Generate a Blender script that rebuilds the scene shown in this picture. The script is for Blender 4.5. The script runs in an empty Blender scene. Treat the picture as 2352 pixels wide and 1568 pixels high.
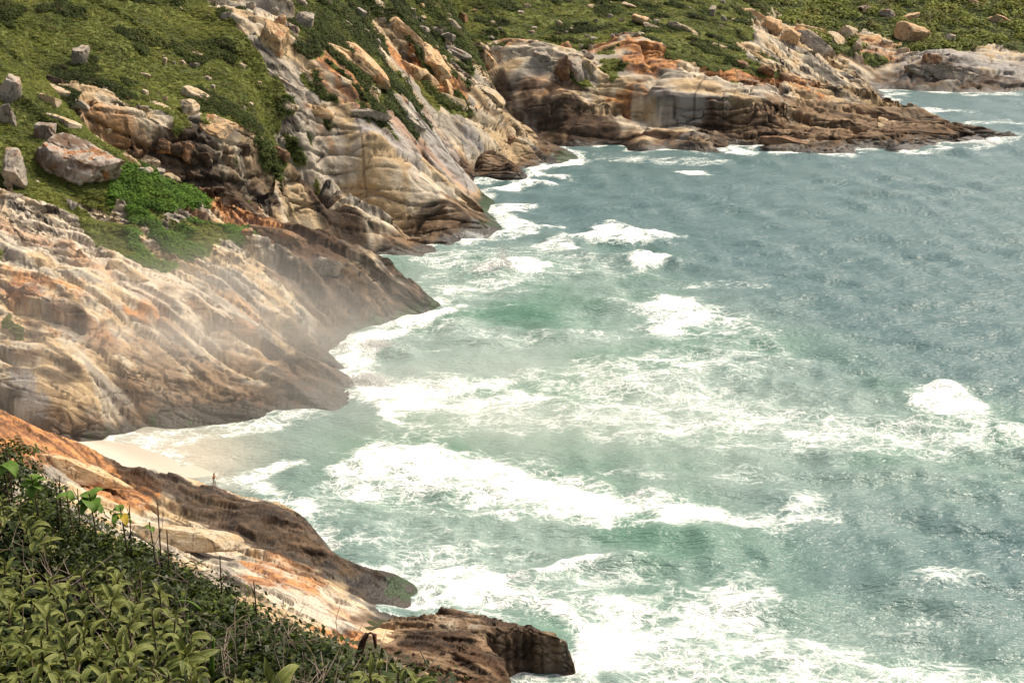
import bpy, bmesh, math, random
import numpy as np
from mathutils import Vector, Matrix

# ------------------------------------------------------------------ camera, sky, sun, exposure
S = bpy.context.scene
COL = S.collection
CAMZ = 75.0                                   # the photographer stands about 75 m above the sea
PITCH = math.radians(16.78)
FPX = 3266.7                                  # focal length for a 2352 x 1568 picture (50 mm on full frame)
cam_d = bpy.data.cameras.new('camera')
cam_d.sensor_width = 36.0
cam_d.lens = 36.0 * FPX / 2352.0
cam_d.clip_start = 0.1
cam_d.clip_end = 6000
cam = bpy.data.objects.new('camera', cam_d)
COL.objects.link(cam)
cam.location = (0, 0, CAMZ)
cam.rotation_euler = (math.pi / 2 - PITCH, 0, 0)
S.camera = cam

SUN_EL, SUN_AZ = math.radians(57), math.radians(58)   # azimuth from +Y (view direction), negative = left
world = bpy.data.worlds.new('World')
S.world = world
world.use_nodes = True
wn, wl = world.node_tree.nodes, world.node_tree.links
wn.clear()
wo = wn.new('ShaderNodeOutputWorld')
bg = wn.new('ShaderNodeBackground')
sky = wn.new('ShaderNodeTexSky')
sky.sky_type = 'NISHITA'
sky.sun_disc = False
sky.sun_elevation = SUN_EL
sky.sun_rotation = SUN_AZ
sky.air_density = 1.0
sky.dust_density = 6.0
sky.ozone_density = 1.0
hs = wn.new('ShaderNodeHueSaturation')        # thin bright overcast: the sky keeps only part of its blue
hs.inputs['Saturation'].default_value = 0.6
wl.new(sky.outputs['Color'], hs.inputs['Color'])
wl.new(hs.outputs['Color'], bg.inputs['Color'])
bg.inputs['Strength'].default_value = 0.085
wl.new(bg.outputs[0], wo.inputs['Surface'])
sun_d = bpy.data.lights.new('sun', 'SUN')
sun_d.energy = 3.0
sun_d.angle = math.radians(10)
sun_d.color = (1.0, 0.88, 0.70)
sun = bpy.data.objects.new('sun', sun_d)
COL.objects.link(sun)
sdir = Vector((math.sin(SUN_AZ) * math.cos(SUN_EL), math.cos(SUN_AZ) * math.cos(SUN_EL), math.sin(SUN_EL)))
sun.rotation_euler = (-sdir).to_track_quat('-Z', 'Y').to_euler()
S.view_settings.view_transform = 'Standard'
S.view_settings.look = 'None'
S.view_settings.exposure = 0.76
S.view_settings.gamma = 1.0
S.view_settings.use_curve_mapping = False
S.cycles.max_bounces = 4
S.cycles.diffuse_bounces = 2
S.cycles.glossy_bounces = 2
S.cycles.transmission_bounces = 2
S.cycles.volume_bounces = 2
S.cycles.use_adaptive_sampling = True
S.cycles.adaptive_threshold = 0.02
S.cycles.caustics_reflective = False
S.cycles.caustics_refractive = False
S.cycles.use_denoising = True

# ------------------------------------------------------------------ helpers
CP, SP = math.cos(PITCH), math.sin(PITCH)
def ray(x, y):
    a, b = x - 1176.0, 784.0 - y
    return (a, FPX * CP + b * SP, -FPX * SP + b * CP)
def P(x, y, z=None, D=None):
    """world point seen at picture point (x, y), either at height z or at forward distance D"""
    d = ray(x, y)
    t = (z - CAMZ) / d[2] if z is not None else D / d[1]
    return (d[0] * t, d[1] * t, CAMZ + d[2] * t)

def _mix(h):
    h ^= h >> np.uint32(15); h *= np.uint32(0x2c1b3c6d)
    h ^= h >> np.uint32(12); h *= np.uint32(0x297a2d39)
    h ^= h >> np.uint32(15)
    return h
def _key(*ii):
    h = np.uint32(0)
    for i, k in zip(ii, (0x8da6b343, 0xd8163841, 0xcb1ab31f)):
        h = h + i.astype(np.int32).view(np.uint32) * np.uint32(k)
    return h
def hash2(ix, iy, seed):
    return (_mix(_key(ix, iy) + np.uint32((seed * 2654435761) & 0xFFFFFFFF)) >> np.uint32(8)).astype(np.float32) * np.float32(1 / 16777216.0)
def hash3(ix, iy, iz, seed):
    return (_mix(_key(ix, iy, iz) + np.uint32((seed * 2654435761) & 0xFFFFFFFF)) >> np.uint32(8)).astype(np.float32) * np.float32(1 / 16777216.0)
GRAD = np.stack([np.cos(np.arange(64) * 2 * np.pi / 64), np.sin(np.arange(64) * 2 * np.pi / 64)]).astype(np.float32)
def noise(x, y, seed=0):
    x = np.asarray(x, np.float32); y = np.asarray(y, np.float32)
    ix, iy = np.floor(x), np.floor(y)
    fx, fy = x - ix, y - iy
    ux = fx * fx * fx * (fx * (fx * 6 - 15) + 10); uy = fy * fy * fy * (fy * (fy * 6 - 15) + 10)
    sd = np.uint32((seed * 2654435761) & 0xFFFFFFFF)
    k0 = _key(ix, iy) + sd
    def g(dx, dy):
        h = _mix(k0 + np.uint32((dx * 0x8da6b343 + dy * 0xd8163841) & 0xFFFFFFFF)) & np.uint32(63)
        return GRAD[0][h] * (fx - dx) + GRAD[1][h] * (fy - dy)
    a = g(0, 0); a += ux * (g(1, 0) - a)
    b = g(0, 1); b += ux * (g(1, 1) - b)
    return (a + uy * (b - a)) * np.float32(1.5)
def fbm(x, y, seed=0, o=4, gain=0.5, lac=2.03):
    r, a = 0, 1.0
    for k in range(o):
        r = r + np.float32(a) * noise(x, y, seed + 17 * k)
        x, y, a = x * lac + 3.1, y * lac + 1.7, a * gain
    return r
def vnoise3(x, y, z, seed=0):
    ix, iy, iz = np.floor(x), np.floor(y), np.floor(z)
    f = [v - i for v, i in ((x, ix), (y, iy), (z, iz))]
    u = [t * t * (3 - 2 * t) for t in f]
    out = 0
    for dx in (0, 1):
        for dy in (0, 1):
            for dz in (0, 1):
                w = (u[0] if dx else 1 - u[0]) * (u[1] if dy else 1 - u[1]) * (u[2] if dz else 1 - u[2])
                out = out + w * hash3(ix + dx, iy + dy, iz + dz, seed)
    return out * 2 - 1
def voronoi3(x, y, z, seed=0):
    ix, iy, iz = np.floor(x), np.floor(y), np.floor(z)
    f1 = np.full(x.shape, 9.0, np.float32); f2 = f1.copy(); cid = np.zeros(x.shape, np.float32)
    for dx in (-1, 0, 1):
        for dy in (-1, 0, 1):
            for dz in (-1, 0, 1):
                h = _mix(_key(ix + dx, iy + dy, iz + dz) + np.uint32(seed * 7919))
                a = (h & np.uint32(1023)).astype(np.float32) / 1023; b = ((h >> np.uint32(10)) & np.uint32(1023)).astype(np.float32) / 1023; c = ((h >> np.uint32(20)) & np.uint32(1023)).astype(np.float32) / 1023
                d = (x - ix - dx - a) ** 2 + (y - iy - dy - b) ** 2 + (z - iz - dz - c) ** 2
                near = d < f1
                f2 = np.where(near, f1, np.minimum(f2, d))
                cid = np.where(near, (a * 7 + b * 3) % 1.0, cid)
                f1 = np.where(near, d, f1)
    return np.sqrt(f1), np.sqrt(f2), cid
def voronoi(x, y, seed=0, jit=0.9):
    x = np.asarray(x, np.float32); y = np.asarray(y, np.float32)
    ix, iy = np.floor(x), np.floor(y)
    f1 = np.full(x.shape, 9.0, np.float32); f2 = f1.copy(); cid = np.zeros(x.shape, np.float32)
    cx = cid.copy(); cy = cid.copy()
    for dx in (-1, 0, 1):
        for dy in (-1, 0, 1):
            h = _mix(_key(ix + dx, iy + dy) + np.uint32(seed * 7919))
            a = (h & np.uint32(1023)).astype(np.float32) / 1023; b = ((h >> np.uint32(10)) & np.uint32(1023)).astype(np.float32) / 1023
            ex = x - ix - dx - 0.5 - (a - 0.5) * jit; ey = y - iy - dy - 0.5 - (b - 0.5) * jit
            d = ex * ex + ey * ey
            near = d < f1
            f2 = np.where(near, f1, np.minimum(f2, d))
            cid = np.where(near, ((h >> np.uint32(20)) & np.uint32(1023)).astype(np.float32) / 1023, cid)
            cx = np.where(near, ex, cx); cy = np.where(near, ey, cy)
            f1 = np.where(near, d, f1)
    return np.sqrt(f1), np.sqrt(f2), cid, cx, cy
def sstep(a, b, v):
    t = np.clip((v - a) / (b - a), 0, 1)
    return t * t * (3 - 2 * t)
def saw(u, w=0.12):
    f = u - np.floor(u)
    return np.where(f < w, f / w, 1 - (f - w) / (1 - w))

class RBF:
    """smooth height surface through scattered control points"""
    def __init__(self, pts, c=5.0, lam=0.6):
        p = np.array(pts, float)
        self.xy, self.c = p[:, :2], c
        n = len(p)
        d = np.hypot(*(self.xy[:, None] - self.xy[None]).transpose(2, 0, 1))
        A = np.zeros((n + 3, n + 3))
        A[:n, :n] = np.sqrt(d * d + c * c) - np.eye(n) * lam
        A[:n, n] = 1; A[:n, n + 1:] = self.xy
        A[n:, :n] = A[:n, n:].T
        b = np.zeros(n + 3); b[:n] = p[:, 2]
        self.w = np.linalg.lstsq(A, b, rcond=None)[0]
    def __call__(self, X, Y):
        shp = X.shape
        X, Y = X.ravel(), Y.ravel()
        out = np.empty(X.shape)
        n = len(self.xy)
        for i in range(0, len(X), 40000):
            x, y = X[i:i + 40000], Y[i:i + 40000]
            d2 = (x[:, None] - self.xy[None, :, 0]) ** 2 + (y[:, None] - self.xy[None, :, 1]) ** 2
            out[i:i + 40000] = np.sqrt(d2 + self.c ** 2) @ self.w[:n] + self.w[n] + self.w[n + 1] * x + self.w[n + 2] * y
        return out.reshape(shp)

def new_obj(name, data, parent=None):
    o = bpy.data.objects.new(name, data)
    COL.objects.link(o)
    if parent: o.parent = parent
    return o
def tag(o, label=None, cat=None, group=None, kind=None):
    if label: o['label'] = label
    if cat: o['category'] = cat
    if group: o['group'] = group
    if kind: o['kind'] = kind
    return o
def mesh_np(name, V, F, smooth=True):
    """mesh from numpy arrays; F is (n,4) or (n,3)"""
    me = bpy.data.meshes.new(name)
    V = np.asarray(V, np.float32); F = np.asarray(F, np.int32)
    k = F.shape[1]
    me.vertices.add(len(V)); me.vertices.foreach_set('co', V.ravel())
    me.loops.add(F.size); me.loops.foreach_set('vertex_index', F.ravel())
    me.polygons.add(len(F))
    me.polygons.foreach_set('loop_start', np.arange(0, F.size, k, dtype=np.int32))
    me.polygons.foreach_set('loop_total', np.full(len(F), k, np.int32))
    me.polygons.foreach_set('use_smooth', np.full(len(F), smooth, bool))
    me.update(calc_edges=True)
    return me
def attr(me, name, vals):
    a = me.attributes.new(name, 'FLOAT', 'POINT')
    a.data.foreach_set('value', np.asarray(vals, np.float32).ravel())
# ------------------------------------------------------------------ the coast: one height surface per headland
def pts(*rows):
    out = []
    for r in rows:
        if len(r) == 3: out.append(P(r[0], r[1], z=r[2]))
        else: out.append(P(r[0], r[1], D=r[3]))
    return out
_ = None
LOBES = {}
# near ridge of orange and dark brown rock with the walker
LOBES['near_ridge'] = dict(frac=0.5, c=2.5, dip=-0.5, seed=11, amp=0.24, pts=pts(
    (-420, 850, 24), (-200, 890, 19), (0, 942, 14), (100, 985, 11), (200, 1022, 8.6), (330, 1066, 6.6), (400, 1084, 6.0), (495, 1112, 5.2),
    (620, 1138, 5.4), (662, 1158, 5.2), (722, 1192, 4.6), (745, 1243, 3.6), (800, 1280, 2.6), (880, 1308, 1.9), (925, 1325, 1.3), (955, 1346, -0.2),
    # foot of the dark face
    (250, 1090, 5.2), (330, 1120, 4.6), (420, 1170, 3.6), (500, 1215, 2.9), (600, 1262, 2.3), (720, 1300, 1.6), (800, 1340, 1.1), (850, 1368, 0.6), (905, 1392, -0.3), (965, 1365, -2.5),
    # pale slabs
    (0, 1040, 13), (150, 1080, 9), (300, 1170, 6.8), (430, 1222, 5.6), (545, 1250, 4.6), (500, 1290, 5.4), (620, 1285, 4.6), (720, 1330, 3.6), (800, 1375, 2.8), (860, 1425, 2.2),
    (650, 1360, 5.6), (760, 1420, 4.6), (830, 1455, 3.8), (880, 1400, 0.6), (900, 1440, 1.2),
    (-200, 1000, 20), (-420, 1000, 26), (0, 1200, 20), (300, 1400, 14), (600, 1500, 9.5), (800, 1540, 6.5), (1000, 1640, 5.5), (-300, 1300, 30), (900, 1500, 4.2), (300, 1650, 21), (1000, 1560, 4),
    (1050, 1500, 1), (1000, 1430, -2), (1200, 1620, 1), (1300, 1700, -3), (1150, 1480, -3), (1300, 1560, -4)), sil=pts((0, 942, 14), (100, 985, 11), (200, 1022, 8.6), (330, 1066, 6.6), (400, 1084, 6.0), (495, 1112, 5.2), (620, 1138, 5.4), (662, 1158, 5.2), (722, 1192, 4.6), (745, 1243, 3.6), (800, 1280, 2.6), (880, 1308, 1.9), (925, 1325, 1.3)))
# flat topped block of rock at the bottom
LOBES['shore_block'] = dict(lam=0.3, frac=0.8, c=4, dip=-0.3, seed=23, amp=0.2, pts=pts(
    (865, 1440, 3.4), (905, 1418, 3.8), (960, 1406, 4.4), (1040, 1397, 4.9), (1146, 1418, 4.9), (1204, 1429, 4.8), (1269, 1453, 4.3), (1157, 1441, 5.1), (1112, 1452, 5.0), (1222, 1441, 4.9),
    (1000, 1460, 4.6), (920, 1480, 4.4), (1060, 1490, 4.7), (1153, 1507, 4.2), (1010, 1520, 4.6), (1110, 1530, 4.2), (1170, 1555, 3.4), (1050, 1560, 4.3), (930, 1540, 4.6), (1180, 1600, 2.8), (900, 1640, 5.2), (1050, 1640, 4.2), (850, 1500, 4.0),
    (1400, 1400, 4.0), (1400, 1560, 3.4), (1200, 1300, 4.0), (900, 1330, 3.6), (760, 1450, 3.4)),
    wall=pts((858, 1440, 3.4), (905, 1416, 3.8), (960, 1405, 4.4), (1040, 1395, 4.9), (1146, 1417, 4.9), (1204, 1428, 4.8), (1269, 1451, 4.3), (1300, 1474, 3.9), (1273, 1462, 4.4), (1222, 1446, 4.9), (1157, 1444, 5.1), (1112, 1455, 5.0), (1153, 1507, 4.2), (1170, 1555, 3.4), (1180, 1610, 2.8), (900, 1660, 5), (840, 1500, 4)))
# misty headland
LOBES['misty_headland'] = dict(lam=1.6, c=5, dip=-0.25, seed=37, amp=0.95, pts=pts(
    (-400, 1000, 0), (0, 1062, 0), (100, 1040, 0), (195, 1016, 0.3), (260, 998, 0.2), (330, 983, 0), (450, 964, 0), (580, 966, 0), (690, 944, 0), (776, 928, 0), (822, 924, -0.3), (822, 872, -0.2), (770, 822, -0.1), (748, 800, 0.1), (800, 772, 0), (870, 742, 0), (925, 726, 0), (1002, 710, -0.2),
    (-300, 870, _, 200), (0, 868, _, 199), (100, 872, _, 199), (200, 868, _, 200), (320, 862, _, 207), (450, 866, _, 212), (560, 880, _, 213), (650, 878, _, 215), (720, 880, 2.6), (770, 890, 1.6), (780, 850, 1.4),
    (0, 960, 4), (150, 950, 4.5), (300, 930, 3.6), (450, 925, 2.2), (600, 930, 1.6),
    (0, 800, _, 204), (0, 700, _, 211), (0, 600, _, 222), (0, 470, _, 239), (0, 360, _, 250), (0, 250, _, 264), (0, 150, _, 282), (0, 50, _, 300), (-300, 700, _, 205), (-300, 450, _, 232), (-300, 250, _, 255), (-300, 0, _, 300),
    (150, 800, _, 205), (150, 700, _, 213), (150, 600, _, 227), (150, 500, _, 242), (150, 400, _, 252), (150, 300, _, 263), (120, 240, _, 272), (100, 180, _, 284),
    (300, 800, _, 211), (300, 700, _, 221), (300, 600, _, 234), (300, 500, _, 248), (300, 420, _, 258), (270, 330, _, 268),
    (450, 800, _, 217), (450, 700, _, 226), (450, 600, _, 242), (450, 500, _, 256), (420, 440, _, 264), (380, 400, _, 268),
    (600, 800, 6.2), (600, 700, 10.0), (600, 600, 14.0), (560, 520, _, 270), (520, 490, _, 270),
    (700, 820, 3.8), (700, 740, _, 243), (700, 640, 10.3), (660, 560, 14.2), (620, 508, _, 274),
    (780, 720, 3.0), (800, 640, 8.4), (760, 560, 13.2), (720, 536, 14.5), (790, 556, 12.6), (850, 572, 11.0), (900, 602, 8.6), (945, 652, 5.0), (985, 692, 1.6), (860, 660, 6.6), (880, 710, 1.8), (800, 745, 1.4),
    (1060, 700, -4), (1000, 760, -4), (900, 800, -4), (850, 850, -4), (900, 950, -4), (780, 980, -4), (600, 1010, -4), (450, 1010, -3), (320, 1030, -1.5), (200, 1060, 0), (0, 1110, 0), (-400, 1100, 0)),
    sil=pts((330, 394, _, 267), (430, 440, _, 268), (540, 458, _, 271), (620, 508, _, 274), (720, 536, 14.5), (790, 556, 12.6), (850, 572, 11.0), (900, 602, 8.6), (945, 652, 5.0), (985, 692, 1.6)))
# third headland: the long pale slabs and the grass slope above them
LOBES['slab_headland'] = dict(lam=2.2, c=9, dip=0.12, seed=53, amp=1.3, pts=pts(
    (700, 548, 0), (770, 546, 0), (830, 551, 0), (1000, 556, 0), (1060, 541, 0), (1158, 534, -0.3), (1118, 480, 0), (1122, 456, 0), (1090, 440, 0.2), (1062, 416, 0.4), (1085, 520, 1.8), (1090, 470, 2.2),
    (120, 300, _, 268), (220, 255, _, 286), (300, 275, _, 289), (400, 290, _, 293), (480, 310, _, 296), (560, 330, _, 300), (600, 345, _, 303),
    (250, 400, _, 283), (350, 415, _, 286), (450, 432, _, 290), (600, 455, _, 298), (640, 380, _, 304),
    (650, 500, _, 303), (700, 520, _, 316), (560, 480, _, 285), (400, 470, _, 272),
    (640, 330, _, 312), (700, 320, _, 316), (800, 400, _, 321), (900, 450, _, 325), (1000, 500, _, 331), (700, 420, _, 311), (800, 480, _, 318), (900, 520, 5), (1000, 530, 3), (830, 532, 3.2), (760, 500, _, 317), (1040, 470, 6.2), (950, 400, _, 346), (850, 350, _, 330),
    (-350, 0, _, 330), (-350, 200, _, 290), (0, 0, _, 316), (0, 100, _, 302), (0, 200, _, 285), (-300, -200, _, 420), (0, -200, _, 420), (300, -200, _, 440), (600, -200, _, 470), (900, -200, _, 520), (1050, -150, _, 560),
    (150, 100, _, 310), (150, 200, _, 292), (300, 0, _, 340), (300, 100, _, 320), (300, 200, _, 302), (450, 100, _, 340), (450, 200, _, 320), (450, 260, _, 308), (450, 0, _, 362),
    (600, 0, _, 372), (600, 100, _, 344), (600, 200, _, 326), (600, 270, _, 315), (700, 200, _, 338), (760, 100, _, 366), (760, 0, _, 405), (760, 270, _, 331),
    (850, 300, _, 344), (1000, 400, _, 362), (900, 100, _, 430), (900, 0, _, 445), (880, 200, _, 377), (1000, 200, _, 430), (1000, 300, _, 395), (1000, 100, _, 465), (1000, 0, _, 505),
    (1060, 60, _, 510), (1100, 130, _, 485), (1130, 180, _, 470), (1160, 250, _, 455), (1120, 320, _, 425), (1050, 360, _, 408),
    (1180, 285, _, 455), (1220, 300, 7), (1050, 395, 3),
    # water and back side
    (1200, 560, -3), (1180, 480, -4), (1160, 430, -4), (1300, 420, -5), (760, 622, -3), (820, 626, -3), (880, 626, -3), (940, 624, -3), (1000, 620, -3), (1060, 612, -3), (700, 680, -7), (800, 690, -7), (900, 690, -7), (1000, 680, -7), (1100, 660, -7), (720, 590, -1.5), (640, 560, 1), (800, 551, 0), (870, 554, 0), (920, 556, 0), (960, 556, 0), (1240, 320, -1), (1260, 270, -2), (1240, 200, 2), (1200, 120, 12), (1160, 50, 22), (1300, 100, 0), (1180, -60, 30)), sil=pts((1060, 60, _, 510), (1100, 130, _, 485), (1130, 180, _, 470), (1160, 250, _, 455), (1180, 285, _, 455), (1220, 300, 7)))
# rounded rock below the slabs
LOBES['rounded_rock'] = dict(c=2.5, dip=0.1, seed=61, amp=0.4, pts=pts(
    (1058, 411, 0), (1100, 414, 0), (1150, 414, 0), (1202, 411, -0.2), (1185, 385, 3.0), (1168, 362, 6.0), (1140, 347, 7.5), (1100, 342, 8.5), (1060, 342, 9.2), (1020, 338, 11), (1030, 380, 4.5), (1100, 380, 3.8), (1150, 385, 2.8),
    (980, 320, 13), (960, 350, 10), (1000, 400, 3), (1040, 440, -2), (1150, 440, -3), (1230, 420, -4), (1230, 370, -4), (1200, 340, -3), (1160, 320, 0), (1080, 310, 4), (1000, 300, 8)), sil=pts((1100, 342, 8.5), (1140, 347, 7.5), (1168, 362, 6.0)))
LOBES['low_spur'] = dict(c=2.5, dip=0.05, seed=67, amp=0.5, pts=pts(
    (1160, 352, 0.4), (1200, 370, 0), (1260, 376, 0), (1310, 373, 0), (1324, 360, -0.2), (1300, 345, _, 455), (1270, 330, _, 460), (1230, 312, _, 462), (1190, 296, _, 464), (1150, 275, _, 464), (1110, 262, _, 460), (1240, 350, 2.4), (1180, 330, _, 454), (1120, 320, _, 449), (1080, 300, _, 442), (1060, 330, _, 428), (1100, 365, 3),
    (1260, 395, -4), (1350, 375, -4), (1350, 340, -4), (1300, 315, -3), (1240, 285, -1), (1180, 250, 3), (1130, 230, 6), (1060, 250, 14)), sil=pts((1190, 296, _, 464), (1230, 312, _, 462), (1270, 330, _, 460), (1300, 345, _, 455)))
# far headland with the cliff
LOBES['cliff_headland'] = dict(c=5, dip=0.05, seed=71, amp=1.5, pts=pts(
    (1180, 330, 0), (1270, 333, 0), (1330, 336, 0), (1450, 346, 0), (1530, 342, 0), (1590, 346, 0), (1660, 351, 0), (1740, 346, 0), (1870, 353, 0), (1960, 356, 0), (2060, 349, 0), (2130, 339, 0), (2252, 338, -0.3),
    (1130, 120, _, 500), (1200, 140, _, 493), (1280, 150, _, 494), (1340, 150, _, 498), (1400, 160, _, 500),
    (1210, 220, _, 487), (1300, 215, _, 485), (1380, 210, _, 490), (1200, 280, _, 483), (1300, 280, _, 480), (1400, 280, _, 481),
    (1150, 95, _, 520), (1230, 105, _, 520), (1320, 118, _, 522), (1400, 100, _, 520), (1440, 92, _, 517), (1500, 105, _, 512), (1560, 130, _, 506), (1430, 150, _, 503), (1500, 160, _, 500), (1560, 190, _, 494), (1470, 200, _, 494), (1450, 250, _, 487), (1550, 260, _, 484), (1480, 310, 4.5), (1600, 310, 4.5),
    (1620, 160, _, 505), (1640, 190, _, 497), (1700, 195, _, 497), (1700, 240, _, 488), (1700, 290, _, 480), (1800, 210, _, 503), (1800, 260, _, 488), (1800, 310, 4.0), (1900, 215, _, 512), (1900, 260, _, 495), (1900, 310, 3.8), (1980, 215, _, 528), (2000, 260, _, 503), (2000, 310, 3.2), (2090, 254, _, 516), (2090, 300, 3.6), (2170, 279, _, 506), (2180, 315, 1.8), (2228, 308, 1.6), (1760, 335, 1.6), (1950, 340, 1.2),
    (1150, 50, _, 545), (1150, 0, _, 580), (1300, 60, _, 560), (1300, 0, _, 610), (1450, 50, _, 565), (1450, 0, _, 620), (1600, 100, _, 545), (1600, 50, _, 590), (1600, 0, _, 650), (1720, 130, _, 545), (1720, 60, _, 610), (1800, 160, _, 545), (1850, 180, _, 540), (1750, 0, _, 690), (1850, 100, _, 640),
    (1100, -150, _, 700), (1400, -150, _, 760), (1700, -150, _, 850), (1000, 0, _, 560), (1050, 100, _, 515), (1060, 200, _, 490),
    (1900, 190, -1), (1980, 195, -2), (2060, 225, -2), (2150, 255, -3), (2260, 290, -4), (2320, 340, -5), (2200, 365, -5), (2000, 380, -5), (1700, 375, -5), (1400, 370, -5), (1200, 355, -3), (2000, 170, -3), (1950, 120, 4)), sil=pts((1980, 215, _, 528), (2090, 254, _, 516), (2170, 279, _, 506), (2228, 308, 1.6)))
LOBES['low_reef'] = dict(lam=0.1, off=0.7, c=1.5, dip=0, seed=83, amp=0.3, pts=pts(
    (2110, 268, 5.2), (2150, 272, 5.2), (2200, 280, 4.4), (2260, 290, 3.4), (2320, 303, 1.6), (2338, 310, -0.2), (2290, 315, 0), (2240, 316, 0), (2180, 300, 0.6), (2130, 292, 1.2), (2090, 265, 5),
    (2100, 250, 0), (2150, 258, -0.5), (2220, 268, -1), (2300, 285, -1.5), (2350, 300, -3), (2370, 315, -4), (2300, 330, -4), (2200, 325, -3), (2060, 250, 1), (2060, 280, 1)), sil=pts((2150, 272, 5.2), (2200, 280, 4.4), (2260, 290, 3.4), (2320, 303, 1.6)))
LOBES['far_shore'] = dict(c=6, dip=0.05, seed=97, amp=1.0, pts=pts(
    (1750, 200, 2), (1850, 207, 0.5), (1960, 208, 0), (2010, 212, 0), (2060, 206, 0), (2100, 209, 0), (2200, 213, 0), (2300, 211, 0), (2420, 209, 0), (2800, 209, 0),
    (1700, 160, _, 600), (1800, 150, _, 612), (1800, 185, _, 606), (1900, 170, _, 618), (1900, 195, _, 620), (1980, 180, _, 640), (2050, 185, _, 645),
    (2100, 165, _, 640), (2150, 125, _, 650), (2200, 122, _, 660), (2130, 190, _, 635), (2230, 150, _, 645), (2300, 170, _, 640), (2352, 130, _, 672), (2352, 170, _, 645), (2500, 130, _, 680), (2800, 130, _, 690), (2500, 180, _, 650),
    (1700, 80, _, 650), (1850, 100, _, 650), (1850, 60, _, 690), (1950, 90, _, 670), (1950, 140, _, 645), (2050, 120, _, 680), (2050, 60, _, 730), (2200, 90, _, 705), (2200, 40, _, 760), (2352, 90, _, 720), (2352, 40, _, 775), (2600, 90, _, 730), (2800, 50, _, 780),
    (1700, 0, _, 740), (1850, 0, _, 780), (2000, 0, _, 800), (2200, 0, _, 810), (2400, 0, _, 820), (2800, 0, _, 840), (1600, -100, _, 850), (1900, -120, _, 950), (2300, -120, _, 960), (2800, -120, _, 980), (1600, 60, _, 650),
    (2000, 240, -3), (2200, 240, -4), (2400, 240, -4), (2800, 240, -4), (1850, 240, -3)))

NA, NR = 1150, 1150
TH = np.linspace(math.radians(-29), math.radians(29), NA)
RR = 112.0 * (1050.0 / 112.0) ** (np.linspace(0, 1, NR))
TT, RG = np.meshgrid(TH, RR, indexing='ij')
GX, GY = (RG * np.sin(TT)).astype(np.float32), (RG * np.cos(TT)).astype(np.float32)
BASE = {}
for name, L in LOBES.items():
    back = []
    for q in L.get('sil', []):                 # behind a crest the ground drops out of sight
        D0 = math.hypot(q[0], q[1])
        for f, dz in ((1.028, 1.4), (1.06, 4.5), (1.10, 8.0)):
            zz = max(CAMZ - (CAMZ - q[2]) * f - dz, -4.0)
            back.append((q[0] * f, q[1] * f, zz))
    bk = np.array(back) if back else None
    p = np.array([q for q in L['pts']] + back)
    land, shore, wet = p[p[:, 2] > 0.9], p[np.abs(p[:, 2]) <= 0.45], p[p[:, 2] < -0.9]
    off = []
    for q in shore:                            # the sea bed falls away in front of every waterline point
        d = np.hypot(land[:, 0] - q[0], land[:, 1] - q[1])
        near = land[np.argsort(d)[:6]]
        v = q[:2] - near[:, :2].mean(0); v /= max(np.hypot(*v), 1e-3)
        for k, zz in ((4.0, -2.6), (12.0, -6.0)):
            w = q[:2] + v * k * L.get('off', 1.0)
            if np.hypot(p[p[:, 2] > -0.9][:, 0] - w[0], p[p[:, 2] > -0.9][:, 1] - w[1]).min() > 0.75 * k * L.get('off', 1.0):
                off.append((w[0], w[1], zz))
    keep = [q for q in p if q[2] > -0.9 or np.hypot(p[p[:, 2] > -0.9][:, 0] - q[0], p[p[:, 2] > -0.9][:, 1] - q[1]).min() > 4.0]
    p = np.array(keep + off)
    f = RBF(p, L['c'] * 0.35, L.get('lam', 0.8))
    th = np.arctan2(p[:, 0], p[:, 1]); r = np.hypot(p[:, 0], p[:, 1])
    i0, i1 = np.searchsorted(TH, [th.min() - 0.012, th.max() + 0.012])
    j0, j1 = np.searchsorted(RR, [r.min() * 0.98, r.max() * 1.02])
    L['win'] = (max(i0, 0), min(i1, NA), max(j0, 0), min(j1, NR))
    a, b, c_, d_ = L['win']
    H = np.full(GX.shape, -40.0, np.float32)
    H[a:b, c_:d_] = f(GX[a:b, c_:d_], GY[a:b, c_:d_])
    BASE[name] = H; L['f'] = f
# ------------------------------------------------------------------ what grows and what is stained or shaded by colour where (areas on each headland)
def poly_dist(X, Y, poly):
    """signed distance to a closed polygon in metres, positive inside"""
    p = np.array(poly, float)
    d = np.full(X.shape, 1e9); ins = np.zeros(X.shape, bool)
    for (x0, y0), (x1, y1) in zip(p, np.roll(p, -1, 0)):
        ex, ey = x1 - x0, y1 - y0
        t = np.clip(((X - x0) * ex + (Y - y0) * ey) / max(ex * ex + ey * ey, 1e-9), 0, 1)
        d = np.minimum(d, np.hypot(X - x0 - t * ex, Y - y0 - t * ey))
        if y1 != y0:
            c = ((y0 > Y) != (y1 > Y)) & (X < (x1 - x0) * (Y - y0) / (y1 - y0) + x0)
            ins ^= c
    return np.where(ins, d, -d)
def land_point(name, x, y):
    """point of a headland's bare surface at picture point (x, y)"""
    H, L = BASE[name], LOBES[name]
    d = ray(x, y); th = math.atan2(d[0], d[1]); tan = -d[2] / math.hypot(d[0], d[1])
    i = min(max(int(round((th - TH[0]) / (TH[1] - TH[0]))), L['win'][0]), L['win'][1] - 1)
    a, b = L['win'][2], L['win'][3]
    gap = H[i, a:b] - (CAMZ - RR[a:b] * tan)
    k = np.nonzero(gap >= 0)[0]
    j = a + (k[0] if len(k) else int(np.argmax(gap)))
    return float(RR[j] * math.sin(TH[i])), float(RR[j] * math.cos(TH[i])), float(H[i, j])
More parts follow.
